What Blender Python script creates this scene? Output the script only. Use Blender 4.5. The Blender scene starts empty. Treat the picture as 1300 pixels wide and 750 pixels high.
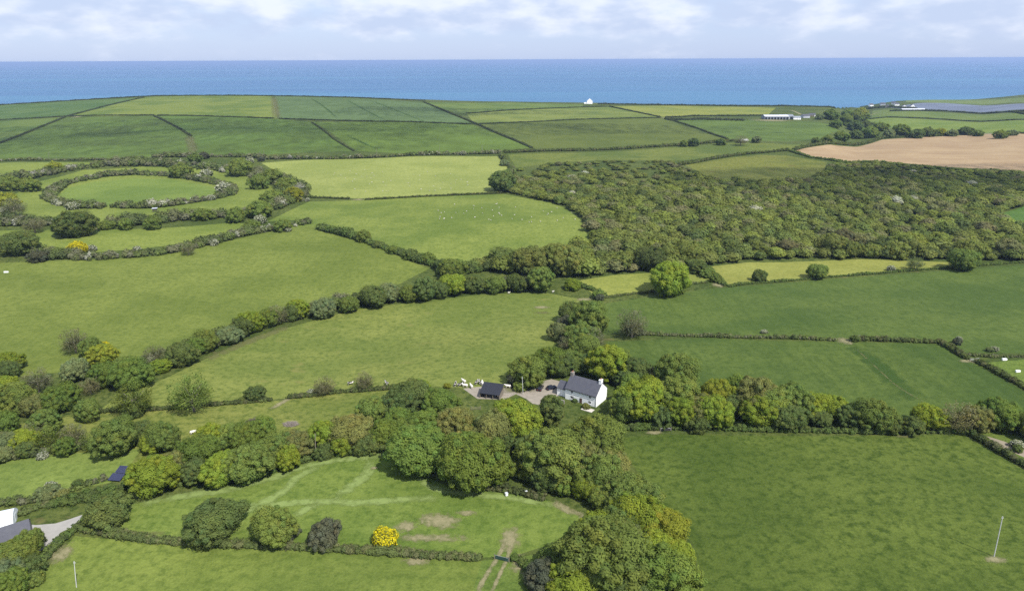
import bpy, math, random
import numpy as np
from mathutils import Vector, Matrix
from mathutils.bvhtree import BVHTree
from mathutils.geometry import delaunay_2d_cdt

random.seed(7)
RNG = np.random.default_rng(7)
SC = bpy.context.scene
COL = SC.collection
R = math.radians

# ------------------------------------------------------------------ camera model
F, CX, CY, CZ = 870.0, 650.0, 375.0, 120.0
PITCH, ROLL = R(18.97), R(-0.26)
CF = np.array([0, math.cos(PITCH), -math.sin(PITCH)])
_r = np.array([1.0, 0, 0]); _u = np.cross(_r, CF)
CR = math.cos(ROLL) * _r + math.sin(ROLL) * _u
CU = math.cos(ROLL) * _u - math.sin(ROLL) * _r
CAM = np.array([0, 0, CZ])

def ray(px, py):
    return CF + CR * (px - CX) / F - CU * (py - CY) / F

# ------------------------------------------------------------------ terrain
SEA_Z = -70.0
def sm(a, b, x):
    t = np.clip((x - a) / (b - a), 0, 1)
    return t * t * (3 - 2 * t)

_sky = [(-120, 142), (0, 132.5), (60, 129), (100, 126.5), (150, 123.5), (200, 121), (300, 120.5), (380, 121.5), (450, 123), (540, 126.5),
        (600, 128.5), (650, 129), (750, 130.5), (860, 133), (1000, 134), (1060, 136), (1095, 135), (1130, 128.5), (1180, 126.5), (1250, 126), (1270, 123.5), (1300, 119.5), (1420, 113)]
_az, _zc, _yc = [], [], []
for px, py in _sky:
    d = ray(px, py); yc = 1750.0 if px < 1070 else 2400.0
    _az.append(d[0] / d[1]); _yc.append(yc); _zc.append(CZ + yc * d[2] / d[1])
def H(x, y):
    x = np.asarray(x, float); y = np.asarray(y, float)
    und = (2.2 * np.sin(x / 61 + 1.3) * np.cos(y / 83 + .4) + 1.6 * np.sin(x / 137 - y / 97 + 2) + 0.7 * np.sin(x / 29 + y / 37))
    und = und * sm(60, 110, np.hypot(x - 25, y - 232)) * (1 - .5 * sm(700, 1100, y))
    # gentle stream valley that the scrub wood lies in
    vy = 375 + .18 * x
    val = -5 * np.exp(-((y - vy) / 110) ** 2) * sm(-260, -60, x)
    ys = np.maximum(y, 300.0)
    a = x / ys
    zc = np.interp(a, _az, _zc); yc = np.interp(a, _az, _yc)
    t = np.clip((y - 720) / (yc - 720), 0, 1.0)
    ramp = 1.25 * t - .25 * t ** 3
    ramp = np.where(t > 0, ramp / 1.0, 0) * sm(0, .12, t) + 0
    h = und * (1 - sm(.35, .85, t)) + val + zc * np.minimum(ramp, 1.0)
    over = np.maximum(y - yc, 0)
    h = h - .11 * over - 60 * sm(40, 140, over)
    return np.maximum(h, -95)

_T = np.concatenate([np.linspace(60, 900, 420), np.linspace(903, 3200, 760)])
def at(px, py):
    d = ray(px, py)
    p = CAM[None, :] + d[None, :] * _T[:, None]
    g = p[:, 2] - H(p[:, 0], p[:, 1])
    k = np.argmax(g < 0)
    if g[k] >= 0:
        k = int(np.argmin(g[: 1150] / _T[:1150])); return p[k]
    t0, t1 = _T[k - 1], _T[k]
    f = g[k - 1] / (g[k - 1] - g[k])
    return CAM + d * (t0 + f * (t1 - t0))
def xy(px, py):
    q = at(px, py); return (float(q[0]), float(q[1]))

# ------------------------------------------------------------------ colour helpers and materials
def lin(c):
    c = c / 255
    return c / 12.92 if c <= .04045 else ((c + .055) / 1.055) ** 2.4
KALB = .62
def A(r, g, b, k=1.0):                     # picture colour -> albedo
    return (lin(r) * KALB * k, lin(g) * KALB * k, lin(b) * KALB * k)

class NT:
    def __init__(s, name):
        s.m = bpy.data.materials.new(name); s.m.use_nodes = True
        s.t = s.m.node_tree; s.t.nodes.clear()
        s.out = s.n('ShaderNodeOutputMaterial')
    def n(s, kind, **kw):
        x = s.t.nodes.new(kind)
        for k, v in kw.items(): setattr(x, k, v)
        return x
    def l(s, a, b): s.t.links.new(a, b)
    def noise(s, vec, scale, detail=3, rough=.6):
        x = s.n('ShaderNodeTexNoise'); x.inputs['Scale'].default_value = scale
        x.inputs['Detail'].default_value = detail; x.inputs['Roughness'].default_value = rough
        s.l(vec, x.inputs['Vector']); return x.outputs['Fac']
    def math(s, op, a, b=None, c=None):
        x = s.n('ShaderNodeMath', operation=op)
        for i, v in enumerate((a, b, c)):
            if v is None: continue
            if isinstance(v, (int, float)): x.inputs[i].default_value = v
            else: s.l(v, x.inputs[i])
        return x.outputs[0]
    def maprange(s, v, a, b, c, d, smooth=False):
        x = s.n('ShaderNodeMapRange')
        if smooth: x.interpolation_type = 'SMOOTHSTEP'
        s.l(v, x.inputs[0])
        for i, q in enumerate((a, b, c, d)): x.inputs[i + 1].default_value = q
        return x.outputs[0]
    def mix(s, f, a, b, blend='MIX'):
        x = s.n('ShaderNodeMix', data_type='RGBA', blend_type=blend)
        for i, v in ((0, f), (6, a), (7, b)):
            if isinstance(v, (int, float)): x.inputs[i].default_value = v
            elif isinstance(v, tuple): x.inputs[i].default_value = (*v[:3], 1)
            else: s.l(v, x.inputs[i])
        return x.outputs[2]
    def pos(s, sx=1, sy=1, sz=1, rot=0, obj=False):
        if obj:
            p = s.n('ShaderNodeTexCoord').outputs['Object']
        else:
            p = s.n('ShaderNodeNewGeometry').outputs['Position']
        m = s.n('ShaderNodeMapping'); s.l(p, m.inputs['Vector'])
        m.inputs['Scale'].default_value = (sx, sy, sz); m.inputs['Rotation'].default_value = (0, 0, rot)
        return m.outputs['Vector']
    def pbr(s, color, rough=.8, spec=.2, bump=None, bstr=.3, bdist=.1, metal=0):
        b = s.n('ShaderNodeBsdfPrincipled')
        if isinstance(color, tuple): b.inputs['Base Color'].default_value = (*color[:3], 1)
        else: s.l(color, b.inputs['Base Color'])
        b.inputs['Roughness'].default_value = rough; b.inputs['Specular IOR Level'].default_value = spec
        b.inputs['Metallic'].default_value = metal
        if bump is not None:
            q = s.n('ShaderNodeBump'); q.inputs['Strength'].default_value = bstr; q.inputs['Distance'].default_value = bdist
            s.l(bump, q.inputs['Height']); s.l(q.outputs[0], b.inputs['Normal'])
        return b.outputs[0]
    def done(s, sh):
        s.l(sh, s.out.inputs['Surface']); return s.m

def plain(name, c, rough=.7, spec=.3, var=.12, scale=2.0, metal=0):
    n = NT(name); v = n.pos(obj=True)
    f = n.noise(v, scale, 4)
    col = n.mix(f, tuple(x * (1 - var * 2) for x in c), tuple(min(x * (1 + var), .95) for x in c))
    return n.done(n.pbr(col, rough, spec, metal=metal))

def grass(name, c, c2=None, var=.34, fine=1.0, stripe=None, sw=6.0, samt=.12, clump=.5, patch=None, pth=.62):
    """c main colour, c2 second colour of broad drifts; stripe = direction (rad) of drill rows."""
    n = NT(name)
    p = n.pos()
    if c2 is None: c2 = (c[0] * 1.22, c[1] * 1.08, c[2] * 1.1)
    big = n.noise(n.pos(1, 1.3, 1), .012, 4, .6)
    col = n.mix(n.maprange(big, .38, .60, 0, 1, True), tuple(x * .92 for x in c), tuple(x * 1.06 for x in c2))
    mid = n.noise(n.pos(.8, 1.6, 1, .5), .085, 5, .68)
    col = n.mix(n.maprange(mid, .36, .66, 0, .42 * clump + .15), col, (c[0] * .66, c[1] * .72, c[2] * .62))
    hi = n.noise(n.pos(.7, 1.5, 1, .5), .13, 5, .7)
    col = n.mix(n.maprange(hi, .5, .72, 0, .55 * clump + .1), col, (c[0] * 1.34, c[1] * 1.18, c[2] * 1.3))
    tuft = n.noise(n.pos(1, 1, 1), .42, 5, .7)
    col = n.mix(n.maprange(tuft, .46, .64, 0, .85 * clump + .25), col, (c[0] * .5, c[1] * .58, c[2] * .5))
    fin = n.noise(p, 1.7 * fine, 3, .7)
    col = n.mix(n.maprange(fin, .3, .7, 0, 1), n.mix(1.0, col, (1 - var,) * 3, 'MULTIPLY'), n.mix(1.0, col, (1 + var, 1 + var * .9, 1 + var * .8), 'MULTIPLY'))
    if patch:
        pn = n.noise(n.pos(1, 1.8, 1), .05, 5, .62)
        col = n.mix(n.maprange(pn, pth, pth + .1, 0, .75, True), col, patch)
    if stripe is not None:
        st = n.noise(n.pos(1.6 / sw, .02, 1, stripe), 1.0, 3, .65)
        brk = n.noise(p, .03, 3)
        col = n.mix(n.math('MULTIPLY', n.maprange(st, .42, .62, 0, 1), n.maprange(brk, .3, .7, samt * .4, samt * 2.2)), col, (c[0] * .5, c[1] * .58, c[2] * .5))
    hb = n.math('ADD', n.math('MULTIPLY', tuft, .7), n.math('MULTIPLY', fin, .3))
    return n.done(n.pbr(n.mix(1.0, col, (1.09, .98, .93), 'MULTIPLY'), .9, .06, hb, .7, .6))

def leafmat():
    n = NT('leaf')
    at_ = n.n('ShaderNodeAttribute', attribute_name='tint')
    oi = n.n('ShaderNodeObjectInfo')
    col = n.mix(1.0, at_.outputs['Color'], oi.outputs['Color'], 'MULTIPLY')
    nz = n.noise(n.pos(), .22, 3, .6)
    col = n.mix(n.maprange(nz, .35, .7, 0, .75), col, n.mix(1.0, col, (1.06, 1.04, .85), 'MULTIPLY'))
    nf = n.noise(n.pos(), 1.3, 2, .6)
    col = n.mix(n.maprange(nf, .3, .7, 0, 1), n.mix(1.0, col, (.8,) * 3, 'MULTIPLY'), n.mix(1.0, col, (1.2,) * 3, 'MULTIPLY'))
    d = n.n('ShaderNodeBsdfDiffuse'); n.l(col, d.inputs['Color'])
    tr = n.n('ShaderNodeBsdfTranslucent'); n.l(n.mix(1.0, col, (1.15, 1.2, .6), 'MULTIPLY'), tr.inputs['Color'])
    m = n.n('ShaderNodeMixShader'); m.inputs[0].default_value = .48
    n.l(d.outputs[0], m.inputs[1]); n.l(tr.outputs[0], m.inputs[2])
    return n.done(m.outputs[0])

def fademat(name, c, c2, scale=.6, soft=.25, amount=1.0, streak=None):
    """Worn earth or mown grass lying on the sward: its ragged edge breaks up with the 'fade' attribute."""
    n = NT(name)
    f = n.n('ShaderNodeAttribute', attribute_name='fade').outputs['Fac']
    p = n.pos()
    nz = n.noise(p, scale, 6, .72)
    big = n.noise(p, scale * .25, 3, .6)
    k = n.math('ADD', f, n.math('MULTIPLY', n.math('SUBTRACT', nz, .5), 2.4))
    k = n.math('ADD', k, n.math('SUBTRACT', big, .5))
    al = n.math('MULTIPLY', n.maprange(k, .5 - soft, .5 + soft, 0, 1, True), amount)
    col = n.mix(n.maprange(n.noise(p, 1.1, 4, .7), .3, .7, 0, 1), c, c2)
    b = n.pbr(col, .9, .1, nz, .4, .15)
    t = n.n('ShaderNodeBsdfTransparent'); m = n.n('ShaderNodeMixShader')
    n.l(al, m.inputs[0]); n.l(t.outputs[0], m.inputs[1]); n.l(b, m.inputs[2])
    return n.done(m.outputs[0])

LEAF = leafmat()
BARK = plain('bark', (.10, .085, .065), .9, .1, .3, 3)
TWIG = plain('grey_bark', (.17, .15, .125), .9, .1, .3, 3)

# ------------------------------------------------------------------ object helpers
def tag(o, label=None, cat=None, group=None, kind=None):
    if label: o['label'] = label
    if cat: o['category'] = cat
    if group: o['group'] = group
    if kind: o['kind'] = kind
    return o

def link(name, me, parent=None, loc=(0, 0, 0), rz=0, mats=()):
    o = bpy.data.objects.new(name, me); COL.objects.link(o)
    if parent: o.parent = parent
    o.location = loc; o.rotation_euler = (0, 0, rz)
    for m in mats: me.materials.append(m)
    return o
def empty(name, loc, rz=0):
    o = bpy.data.objects.new(name, None); COL.objects.link(o)
    o.location = loc; o.rotation_euler = (0, 0, rz); o.empty_display_size = .5
    return o

def npmesh(name, V, quads=None, tris=None, tint=None, fade=None, smooth=False, nrm=None):
    me = bpy.data.meshes.new(name)
    V = np.asarray(V, np.float32)
    me.vertices.add(len(V)); me.vertices.foreach_set('co', V.ravel())
    li, st = [], []
    c = 0
    if quads is not None and len(quads):
        q = np.asarray(quads, np.int32); li.append(q.ravel()); st.append(np.arange(len(q)) * 4); c = q.size
    if tris is not None and len(tris):
        t = np.asarray(tris, np.int32); li.append(t.ravel()); st.append(c + np.arange(len(t)) * 3)
    li = np.concatenate(li); st = np.concatenate(st)
    me.loops.add(len(li)); me.loops.foreach_set('vertex_index', li.astype(np.int32))
    me.polygons.add(len(st)); me.polygons.foreach_set('loop_start', st.astype(np.int32))
    if tint is not None:
        a = me.attributes.new('tint', 'FLOAT_COLOR', 'POINT')
        t4 = np.ones((len(V), 4), np.float32); t4[:, :3] = tint; a.data.foreach_set('color', t4.ravel())
    if fade is not None:
        a = me.attributes.new('fade', 'FLOAT', 'POINT'); a.data.foreach_set('value', np.asarray(fade, np.float32))
    me.update(calc_edges=True); me.validate()
    if nrm is not None:          # leaves are shaded with the soft roundness of their spray
        me.polygons.foreach_set('use_smooth', np.ones(len(me.polygons), bool))
        a = me.attributes.new('custom_normal', 'FLOAT_VECTOR', 'POINT'); a.data.foreach_set('vector', np.asarray(nrm, np.float32).ravel()); me.update()
    if smooth: me.polygons.foreach_set('use_smooth', np.ones(len(me.polygons), bool))
    return me

class MB:
    """collects shapes of one part, several material slots allowed"""
    def __init__(s): s.v, s.f, s.mi = [], [], []
    def add(s, vs, fs, m=0):
        b = len(s.v); s.v += [tuple(map(float, p)) for p in vs]
        s.f += [tuple(i + b for i in q) for q in fs]; s.mi += [m] * len(fs); return s
    def box(s, x0, x1, y0, y1, z0, z1, m=0):
        return s.add([(x0, y0, z0), (x1, y0, z0), (x1, y1, z0), (x0, y1, z0), (x0, y0, z1), (x1, y0, z1), (x1, y1, z1), (x0, y1, z1)],
                     [(3, 2, 1, 0), (4, 5, 6, 7), (0, 1, 5, 4), (1, 2, 6, 5), (2, 3, 7, 6), (3, 0, 4, 7)], m)
    def prism(s, poly, axis, a, b, m=0):
        """poly of 2-D points extruded along axis from a to b"""
        def P(u, v, w): return {'x': (w, u, v), 'y': (u, w, v), 'z': (u, v, w)}[axis]
        n = len(poly)
        vs = [P(u, v, a) for u, v in poly] + [P(u, v, b) for u, v in poly]
        fs = [tuple(range(n))[::-1], tuple(range(n, 2 * n))] + [(i, (i + 1) % n, n + (i + 1) % n, n + i) for i in range(n)]
        return s.add(vs, fs, m)
    def tube(s, pts, rad, n=8, m=0):
        vs, fs = [], []
        for k, p in enumerate(pts):
            p = Vector(p)
            t = (Vector(pts[min(k + 1, len(pts) - 1)]) - Vector(pts[max(k - 1, 0)])).normalized()
            a = t.orthogonal().normalized() if abs(t.z) < .95 else Vector((1, 0, 0))
            a = (a - t * a.dot(t)).normalized(); b = t.cross(a)
            r = rad[k] if isinstance(rad, (list, tuple)) else rad
            for i in range(n):
                q = 2 * math.pi * i / n
                vs.append(p + a * math.cos(q) * r + b * math.sin(q) * r)
        for k in range(len(pts) - 1):
            for i in range(n):
                j = (i + 1) % n
                fs.append((k * n + i, k * n + j, (k + 1) * n + j, (k + 1) * n + i))
        fs.append(tuple(range(n))[::-1]); fs.append(tuple((len(pts) - 1) * n + i for i in range(n)))
        return s.add(vs, fs, m)
    def ellipsoid(s, c, r, m=0, nu=10, nv=6):
        vs, fs = [], []
        for j in range(nv + 1):
            t = math.pi * j / nv
            for i in range(nu):
                q = 2 * math.pi * i / nu
                vs.append((c[0] + r[0] * math.sin(t) * math.cos(q), c[1] + r[1] * math.sin(t) * math.sin(q), c[2] + r[2] * math.cos(t)))
        for j in range(nv):
            for i in range(nu):
                k = (i + 1) % nu
                fs.append((j * nu + i, (j + 1) * nu + i, (j + 1) * nu + k, j * nu + k))
        return s.add(vs, fs, m)
    def mesh(s, name, mats, smooth=False):
        me = bpy.data.meshes.new(name); me.from_pydata(s.v, [], s.f)
        for m in mats: me.materials.append(m)
        me.polygons.foreach_set('material_index', s.mi)
        me.validate(); me.update()
        import bmesh
        bm = bmesh.new(); bm.from_mesh(me); bmesh.ops.recalc_face_normals(bm, faces=bm.faces); bm.to_mesh(me); bm.free()
        if smooth: me.polygons.foreach_set('use_smooth', [True] * len(me.polygons))
        return me
    def build(s, name, mats, parent=None, loc=(0, 0, 0), rz=0, smooth=False):
        if not isinstance(mats, (list, tuple)): mats = [mats]
        return link(name, s.mesh(name, mats, smooth), parent, loc, rz)

# ------------------------------------------------------------------ the ground and the fields: one sheet, cut along the field edges
def fld(*pts): return [p for p in pts]
G_ = {
 'far_a': A(92, 122, 66), 'far_b': A(108, 132, 66), 'far_c': A(96, 130, 84), 'far_d': A(84, 117, 56), 'far_e': A(100, 126, 60)}
FIELDS = [
 # name, px polygon, material, label
 ('field', [(-80,139),(0,134),(80,129),(183,124),(85,148),(0,153),(-80,157)], grass('far_grass_a', A(88,120,68), stripe=.3, sw=14, clump=.12), 'far green field at the left end of the skyline above the sea'),
 ('field', [(185,123.5),(240,122),(345,122.5),(352,150),(200,146.5),(87,148)], grass('far_grass_b', A(104,130,62), A(124,142,70), clump=.12), 'far yellow green field on the hill crest left of the bluish crop'),
 ('field', [(349,122.5),(440,124.5),(537,130),(572,145),(600,157),(470,154),(355,150)], grass('far_grass_c', A(98,124,78), A(100,126,80), .1, stripe=-.55, sw=26, samt=.25, clump=.12), 'far bluish green crop field with tramlines on the crest'),
 ('field', [(-80,158),(0,154),(83,149),(0,182),(-80,205)], grass('far_grass_d', A(96,124,62), clump=.12), 'narrow wedge of far field at the left frame edge'),
 ('field', [(85,149),(193,147.5),(228,165),(241,176),(247,196),(180,200),(0,202),(-80,203),(-80,207),(0,183)], grass('far_grass_e', A(94,118,58), A(100,128,60), stripe=.9, sw=10, clump=.12), 'dark green hill field left of the brown track'),
 ('field', [(197,147.5),(350,151),(394,155),(424,177),(449,192),(330,197),(250,196),(243,172),(232,164)], grass('far_grass_f', A(94,120,56), A(98,128,60), stripe=-.5, sw=10, clump=.12), 'dark green hill field right of the brown track'),
 ('field', [(397,155),(470,155),(600,158.5),(674,188),(640,191),(520,195),(453,192)], grass('far_grass_g', A(98,124,56), A(104,132,60), stripe=-.75, sw=12, clump=.12), 'sloping green hill field below the bluish crop'),
 ('field', [(540,130),(650,130.5),(740,133),(740,136),(655,139),(590,144),(575,143)], grass('far_grass_h', A(100,128,66), clump=.12), 'far strip field below the white coast house'),
 ('field', [(592,144.5),(655,140),(740,136.5),(772,136),(838,149),(720,152),(602,157)], grass('far_grass_i', A(112,134,68), A(128,144,74), clump=.12), 'far pale field with hedges all round above the olive field'),
 ('field', [(604,158.5),(720,153),(840,150.5),(923,177),(860,182),(760,188),(676,188)], grass('far_grass_j', A(98,116,56), A(102,118,56), .12, stripe=1.2, sw=16, clump=.12), 'large olive green far field above the scrub wood'),
 ('field', [(776,135),(860,134.5),(985,137),(975,146),(880,147),(843,149)], grass('far_grass_k', A(128,146,72), clump=.12), 'far yellow green strip field beside the coast farm'),
 ('field', [(845,150.5),(960,152.5),(1040,155),(1066,167),(1040,176),(1000,180),(928,178),(925,176)], grass('far_grass_l', A(92,118,58), A(100,126,60), clump=.12), 'dark green field below the grey farm sheds'),
 ('field', [(1108,141),(1180,142),(1290,143),(1400,143),(1400,151),(1290,151),(1106,150)], grass('far_grass_m', A(104,130,66), clump=.12), 'far strip field below the coast village, upper one'),
 ('field', [(1100,152),(1290,153),(1400,153),(1400,172),(1262,169),(1180,170),(1125,170)], grass('far_grass_n', A(112,140,66), clump=.12), 'far strip field above the ploughed field, lower one'),
 ('field', [(1150,127.5),(1250,127),(1400,125),(1400,133),(1280,131),(1150,130)], grass('far_grass_o', A(108,134,78), clump=.12), 'green headland field right of the coast village'),
 ('field', [(1200,131),(1290,132),(1400,134),(1400,140),(1285,140),(1165,140),(1130,137),(1165,131)], None, 'grey blue field of long plastic covered crop strips by the village'),
 ('ploughed_field', [(1007,192),(1050,184),(1120,177.5),(1250,170.5),(1400,171),(1400,224),(1300,217.5),(1200,212),(1100,203.5),(1055,203),(1030,199)], None, 'bare pinkish tan ploughed field beside the scrub wood'),
 ('field', [(645,196),(720,194.5),(800,191.5),(880,185.5),(935,181),(1000,183),(1040,183),(1003,190),(950,194),(870,204),(780,203),(700,207),(655,213)], grass('rough_strip', A(100,122,60), A(120,134,66)), 'long thin field between the far lane and the scrub wood'),
 ('field', [(868,209),(905,203.5),(960,197),(1000,198),(1050,206),(1045,220),(1010,231),(960,232),(905,228)], grass('rough_clearing', A(106,120,58), A(126,136,66), patch=A(110,100,62), pth=.6), 'rough brownish clearing inside the scrub wood'),
 ('field', [(1258,274),(1300,262),(1400,240),(1400,300),(1310,287),(1275,284)], grass('wood_meadow', A(84,122,58)), 'small green meadow at the right edge of the scrub wood'),
 ('field', [(332,207),(420,202.5),(520,199),(633,198.5),(648,214),(640,244),(560,247),(480,252),(400,251),(384,240),(360,222)], grass('pale_pasture', A(146, 164, 88), A(152, 167, 94), .14, clump=.35, patch=A(120,138,62), pth=.63), 'pale yellow green sheep pasture beyond the ring earthwork'),
 ('field', [(392,256),(460,254),(560,249.5),(640,246.5),(700,258),(720,265),(742,284),(748,312),(690,330),(600,332),(545,330),(490,313),(440,297),(345,292),(392,279),(340,281)], grass('sheep_pasture', A(114,138,64), A(132,150,74), .15, clump=.4, stripe=1.0, sw=9, samt=.1), 'green sheep pasture below the pale one, ending at the scrub wood'),
 ('field', [(-110,338),(0,334),(110,330),(200,325),(260,312),(330,297),(390,287),(432,296),(480,314),(545,341),(500,364),(440,380),(390,393),(320,413),(250,445),(190,462),(130,468),(0,480),(-110,490)], grass('plain_pasture', A(114,134,62), A(126,143,70), .14, clump=.42, stripe=1.4, sw=7, samt=.12), 'big plain olive pasture left of the stream trees'),
 ('field', [(118,524),(150,505),(215,478),(262,455),(330,425),(400,406),(455,392),(520,384),(620,373),(690,371),(738,380),(716,400),(702,440),(664,476),(656,490),(590,492),(530,490),(430,496),(345,507),(210,520)], grass('cow_pasture', A(118, 138, 68), A(132, 146, 76), .16, clump=.6, patch=A(132,138,78), pth=.62), 'green cow pasture sloping down to the farmhouse'),
 ('field', [(-110,560),(10,540),(120,524),(345,509),(430,498),(535,492),(560,505),(520,520),(440,545),(380,560),(270,585),(150,590),(0,592),(-110,600)], grass('rough_paddock', A(112,132,62), A(134,144,76), .18, clump=.7), 'thin rough paddock between the tree rows'),
 ('field', [(-110,606),(0,585),(70,577),(180,569),(165,590),(140,612),(110,618),(80,628),(30,638),(-110,650)], grass('solar_paddock', A(118, 142, 70), A(128, 150, 76), .15, clump=.45), 'small light green field with the solar panels'),
 ('field', [(112,668),(165,640),(200,634),(280,618),(400,585),(450,578),(505,574),(530,600),(580,622),(650,626),(700,636),(745,660),(700,690),(650,706),(612,707),(520,702),(430,696),(330,691),(250,689),(180,683)], grass('mown_meadow', A(106, 134, 60), A(122, 144, 70), .16, clump=.5), 'meadow with pale mown paths in the near middle'),
 ('field', [(95,680),(180,687),(250,693),(330,695),(430,700),(520,706),(612,711),(608,735),(585,790),(570,900),(-60,900),(0,800),(40,745),(72,706)], grass('near_left_grass', A(114, 136, 64), A(126, 146, 70), .16, clump=.5), 'near grass field along the bottom left edge'),
 ('field', [(612,711),(650,708),(700,700),(760,760),(760,900),(570,900),(590,780)], grass('gate_grass', A(106,132,62), A(122,140,72), .2, clump=.7), 'grass by the gate at the bottom edge'),
 ('field', [(778,556),(840,551),(1000,553),(1100,553),(1222,551),(1262,575),(1310,602),(1420,665),(1500,900),(800,900),(890,740),(880,690),(840,640)], grass('near_right_grass', A(84, 107, 46), A(100, 120, 54), .2, clump=.75), 'big dark green pasture at the bottom right with the leaning pole'),
 ('field', [(770,434),(900,429),(1063,434),(1193,437),(1213,450),(1240,464),(1300,497),(1420,555),(1420,600),(1300,540),(1240,548),(1050,540),(860,540),(790,520),(775,470)], grass('mid_right_grass', A(82, 108, 52), A(96, 118, 56), .14, clump=.35, stripe=.15, sw=5, samt=.22), 'dark green field behind the right tree row, crossed by a diagonal track'),
 ('field', [(768,385),(830,376),(900,367),(942,364),(1050,354),(1210,343),(1300,336.5),(1420,334),(1420,455),(1300,448),(1232,448),(1213,445),(1195,432),(1063,429),(900,424),(800,422),(762,425),(750,400)], grass('upper_right_grass', A(86, 112, 54), A(98, 120, 58), .13, clump=.35, stripe=.2, sw=5, samt=.2), 'broad dark green field above the right tree row'),
 ('field', [(735,356),(780,349),(830,346),(893,345),(902,356),(850,366),(790,374),(755,376)], grass('pale_strip_left', A(138,154,76), A(146,158,80), .13, clump=.35), 'pale meadow wedge beside the big round oak'),
 ('field', [(902,338),(950,333),(1095,329),(1212,333),(1206,338),(1050,350),(940,359),(922,361),(908,350)], grass('pale_strip_right', A(148,158,80), A(150,160,84), .13, clump=.35, patch=A(150,140,96), pth=.64), 'long pale meadow strip under the scrub wood'),
 ('field', [(1236,462),(1300,456),(1420,458),(1420,535),(1300,488)], grass('trough_paddock', A(112,138,64)), 'small light green paddock with white troughs at the right edge'),
 ('field', [(1245,548),(1300,542),(1420,560),(1420,640),(1300,585),(1262,562)], grass('lane_paddock', A(98,124,58)), 'small grass corner beyond the dark hedge at the right edge'),
]
def ellipse(cx, cy, a, b, n=44, f=lambda t: 1):
    return [(cx + a * math.cos(2 * math.pi * i / n) * f(i / n), cy + b * math.sin(2 * math.pi * i / n) * f(i / n)) for i in range(n)]
# ring earthwork (an Iron Age looking double bank)
RING_MID = [(149,263),(169,264),(203,263),(237,258),(271,253),(293,247),(291,238),(271,232),(244,227),(210,222.5),(169,221),(135,223),(98,230),(80,235),(70,242),(60,252),(78,259),(102,263.5),(131,264)]
RING_IN = [(85,254),(74,248),(85,239),(118,231),(169,226.5),(220,228),(264,236),(280,242),(266,252),(220,258),(169,263),(112,260)]
RING_DITCH = [(5,264),(20,246),(52,230),(105,216),(180,212),(260,214),(325,226),(350,240),(342,252),(300,268),(240,276),(160,285),(100,283),(40,278)]

plough = NT('ploughed_soil')
_p = plough.pos()
_w = plough.n('ShaderNodeTexWave'); _w.inputs['Scale'].default_value = .1; _w.inputs['Distortion'].default_value = 1.2
plough.l(plough.pos(1, 1, 1, 1.35), _w.inputs['Vector'])
_b = plough.noise(_p, .012, 4, .6)
_c = plough.mix(plough.maprange(_b, .35, .65, 0, 1, True), A(198, 174, 134), A(182, 158, 122))
_c = plough.mix(plough.math('MULTIPLY', _w.outputs['Fac'], .4), _c, A(150, 125, 98))
_c = plough.mix(plough.maprange(plough.noise(plough.pos(.4, 1.6, 1, .25), .03, 5, .7), .45, .65, 0, .6), _c, A(160, 132, 100))
_c = plough.mix(plough.maprange(plough.noise(_p, .25, 4, .7), .4, .7, 0, .35), _c, A(150, 126, 98))
PLOUGH = plough.done(plough.pbr(_c, .95, .05))
mulch = NT('plastic_strips')
_w = mulch.n('ShaderNodeTexWave'); _w.inputs['Scale'].default_value = .045; _w.inputs['Distortion'].default_value = .6
mulch.l(mulch.pos(1, 1, 1, 1.5), _w.inputs['Vector'])
_c = mulch.mix(mulch.maprange(_w.outputs['Fac'], .3, .7, 0, 1), A(104, 112, 128), A(76, 84, 98))
_c = mulch.mix(mulch.maprange(mulch.noise(mulch.pos(.3, 1, 1), .02, 3), .4, .6, 0, .8), _c, A(124, 132, 146))
MULCH = mulch.done(mulch.pbr(_c, .5, .3))
GROUND = grass('rough_ground', A(84, 104, 52), A(104, 118, 62), .25, clump=.9, patch=A(116, 112, 76), pth=.64)
WOODFLOOR = grass('wood_floor', A(62, 78, 40), A(80, 92, 48), .25, clump=.8)
for i, f in enumerate(FIELDS):
    if f[2] is None: FIELDS[i] = (f[0], f[1], PLOUGH if f[0] == 'ploughed_field' else MULCH, f[3])

polys = []            # (name, xy polygon, material, label)
for nme, pp, mt, lb in FIELDS:
    polys.append((nme, [xy(*q) for q in pp], mt, lb))
RINGGRASS = grass('ring_grass', A(120, 142, 66), A(134, 152, 74), .15, clump=.4)
polys.append(('field', [xy(*q) for q in RING_DITCH], RINGGRASS, 'grass circle between the inner and outer banks of the ring earthwork'))
polys.append(('field', [xy(*q) for q in [(-80,298),(0,293),(100,292),(200,290),(300,282),(325,287),(260,304),(180,316),(110,321),(40,314),(-80,316)]], RINGGRASS, 'curved grass strip between the ring earthwork and the hedge below it'))
polys.append(('field', [xy(*q) for q in [(-80,209),(0,207),(130,206),(105,210),(60,216),(20,226),(-80,240)]], RINGGRASS, 'light green meadow behind the left side of the ring earthwork'))
polys.append(('field', [xy(*q) for q in RING_IN], grass('ring_centre', A(114, 142, 66), A(124, 148, 72), .12, clump=.3), 'flat green centre of the ring earthwork'))
yard_px = [(588,493),(615,490),(640,491),(662,493),(675,487),(700,481),(712,484),(722,492),(716,500),(706,505),(692,515),(676,512),(668,506),(655,500),(640,507),(606,506)]
GRAVEL = plain('yard_gravel', A(178, 168, 152), .9, .1, .2, .7)
polys.append(('yard', [xy(*q) for q in yard_px], GRAVEL, 'pale gravel farmyard around the black shed and the parked cars'))
lane_px = [(28,664),(45,666),(70,664),(90,658),(110,651),(122,644),(128,646),(118,655),(106,662),(103,671),(88,670),(76,676),(72,684),(60,694),(48,700),(40,690),(44,680),(30,672)]
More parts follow.
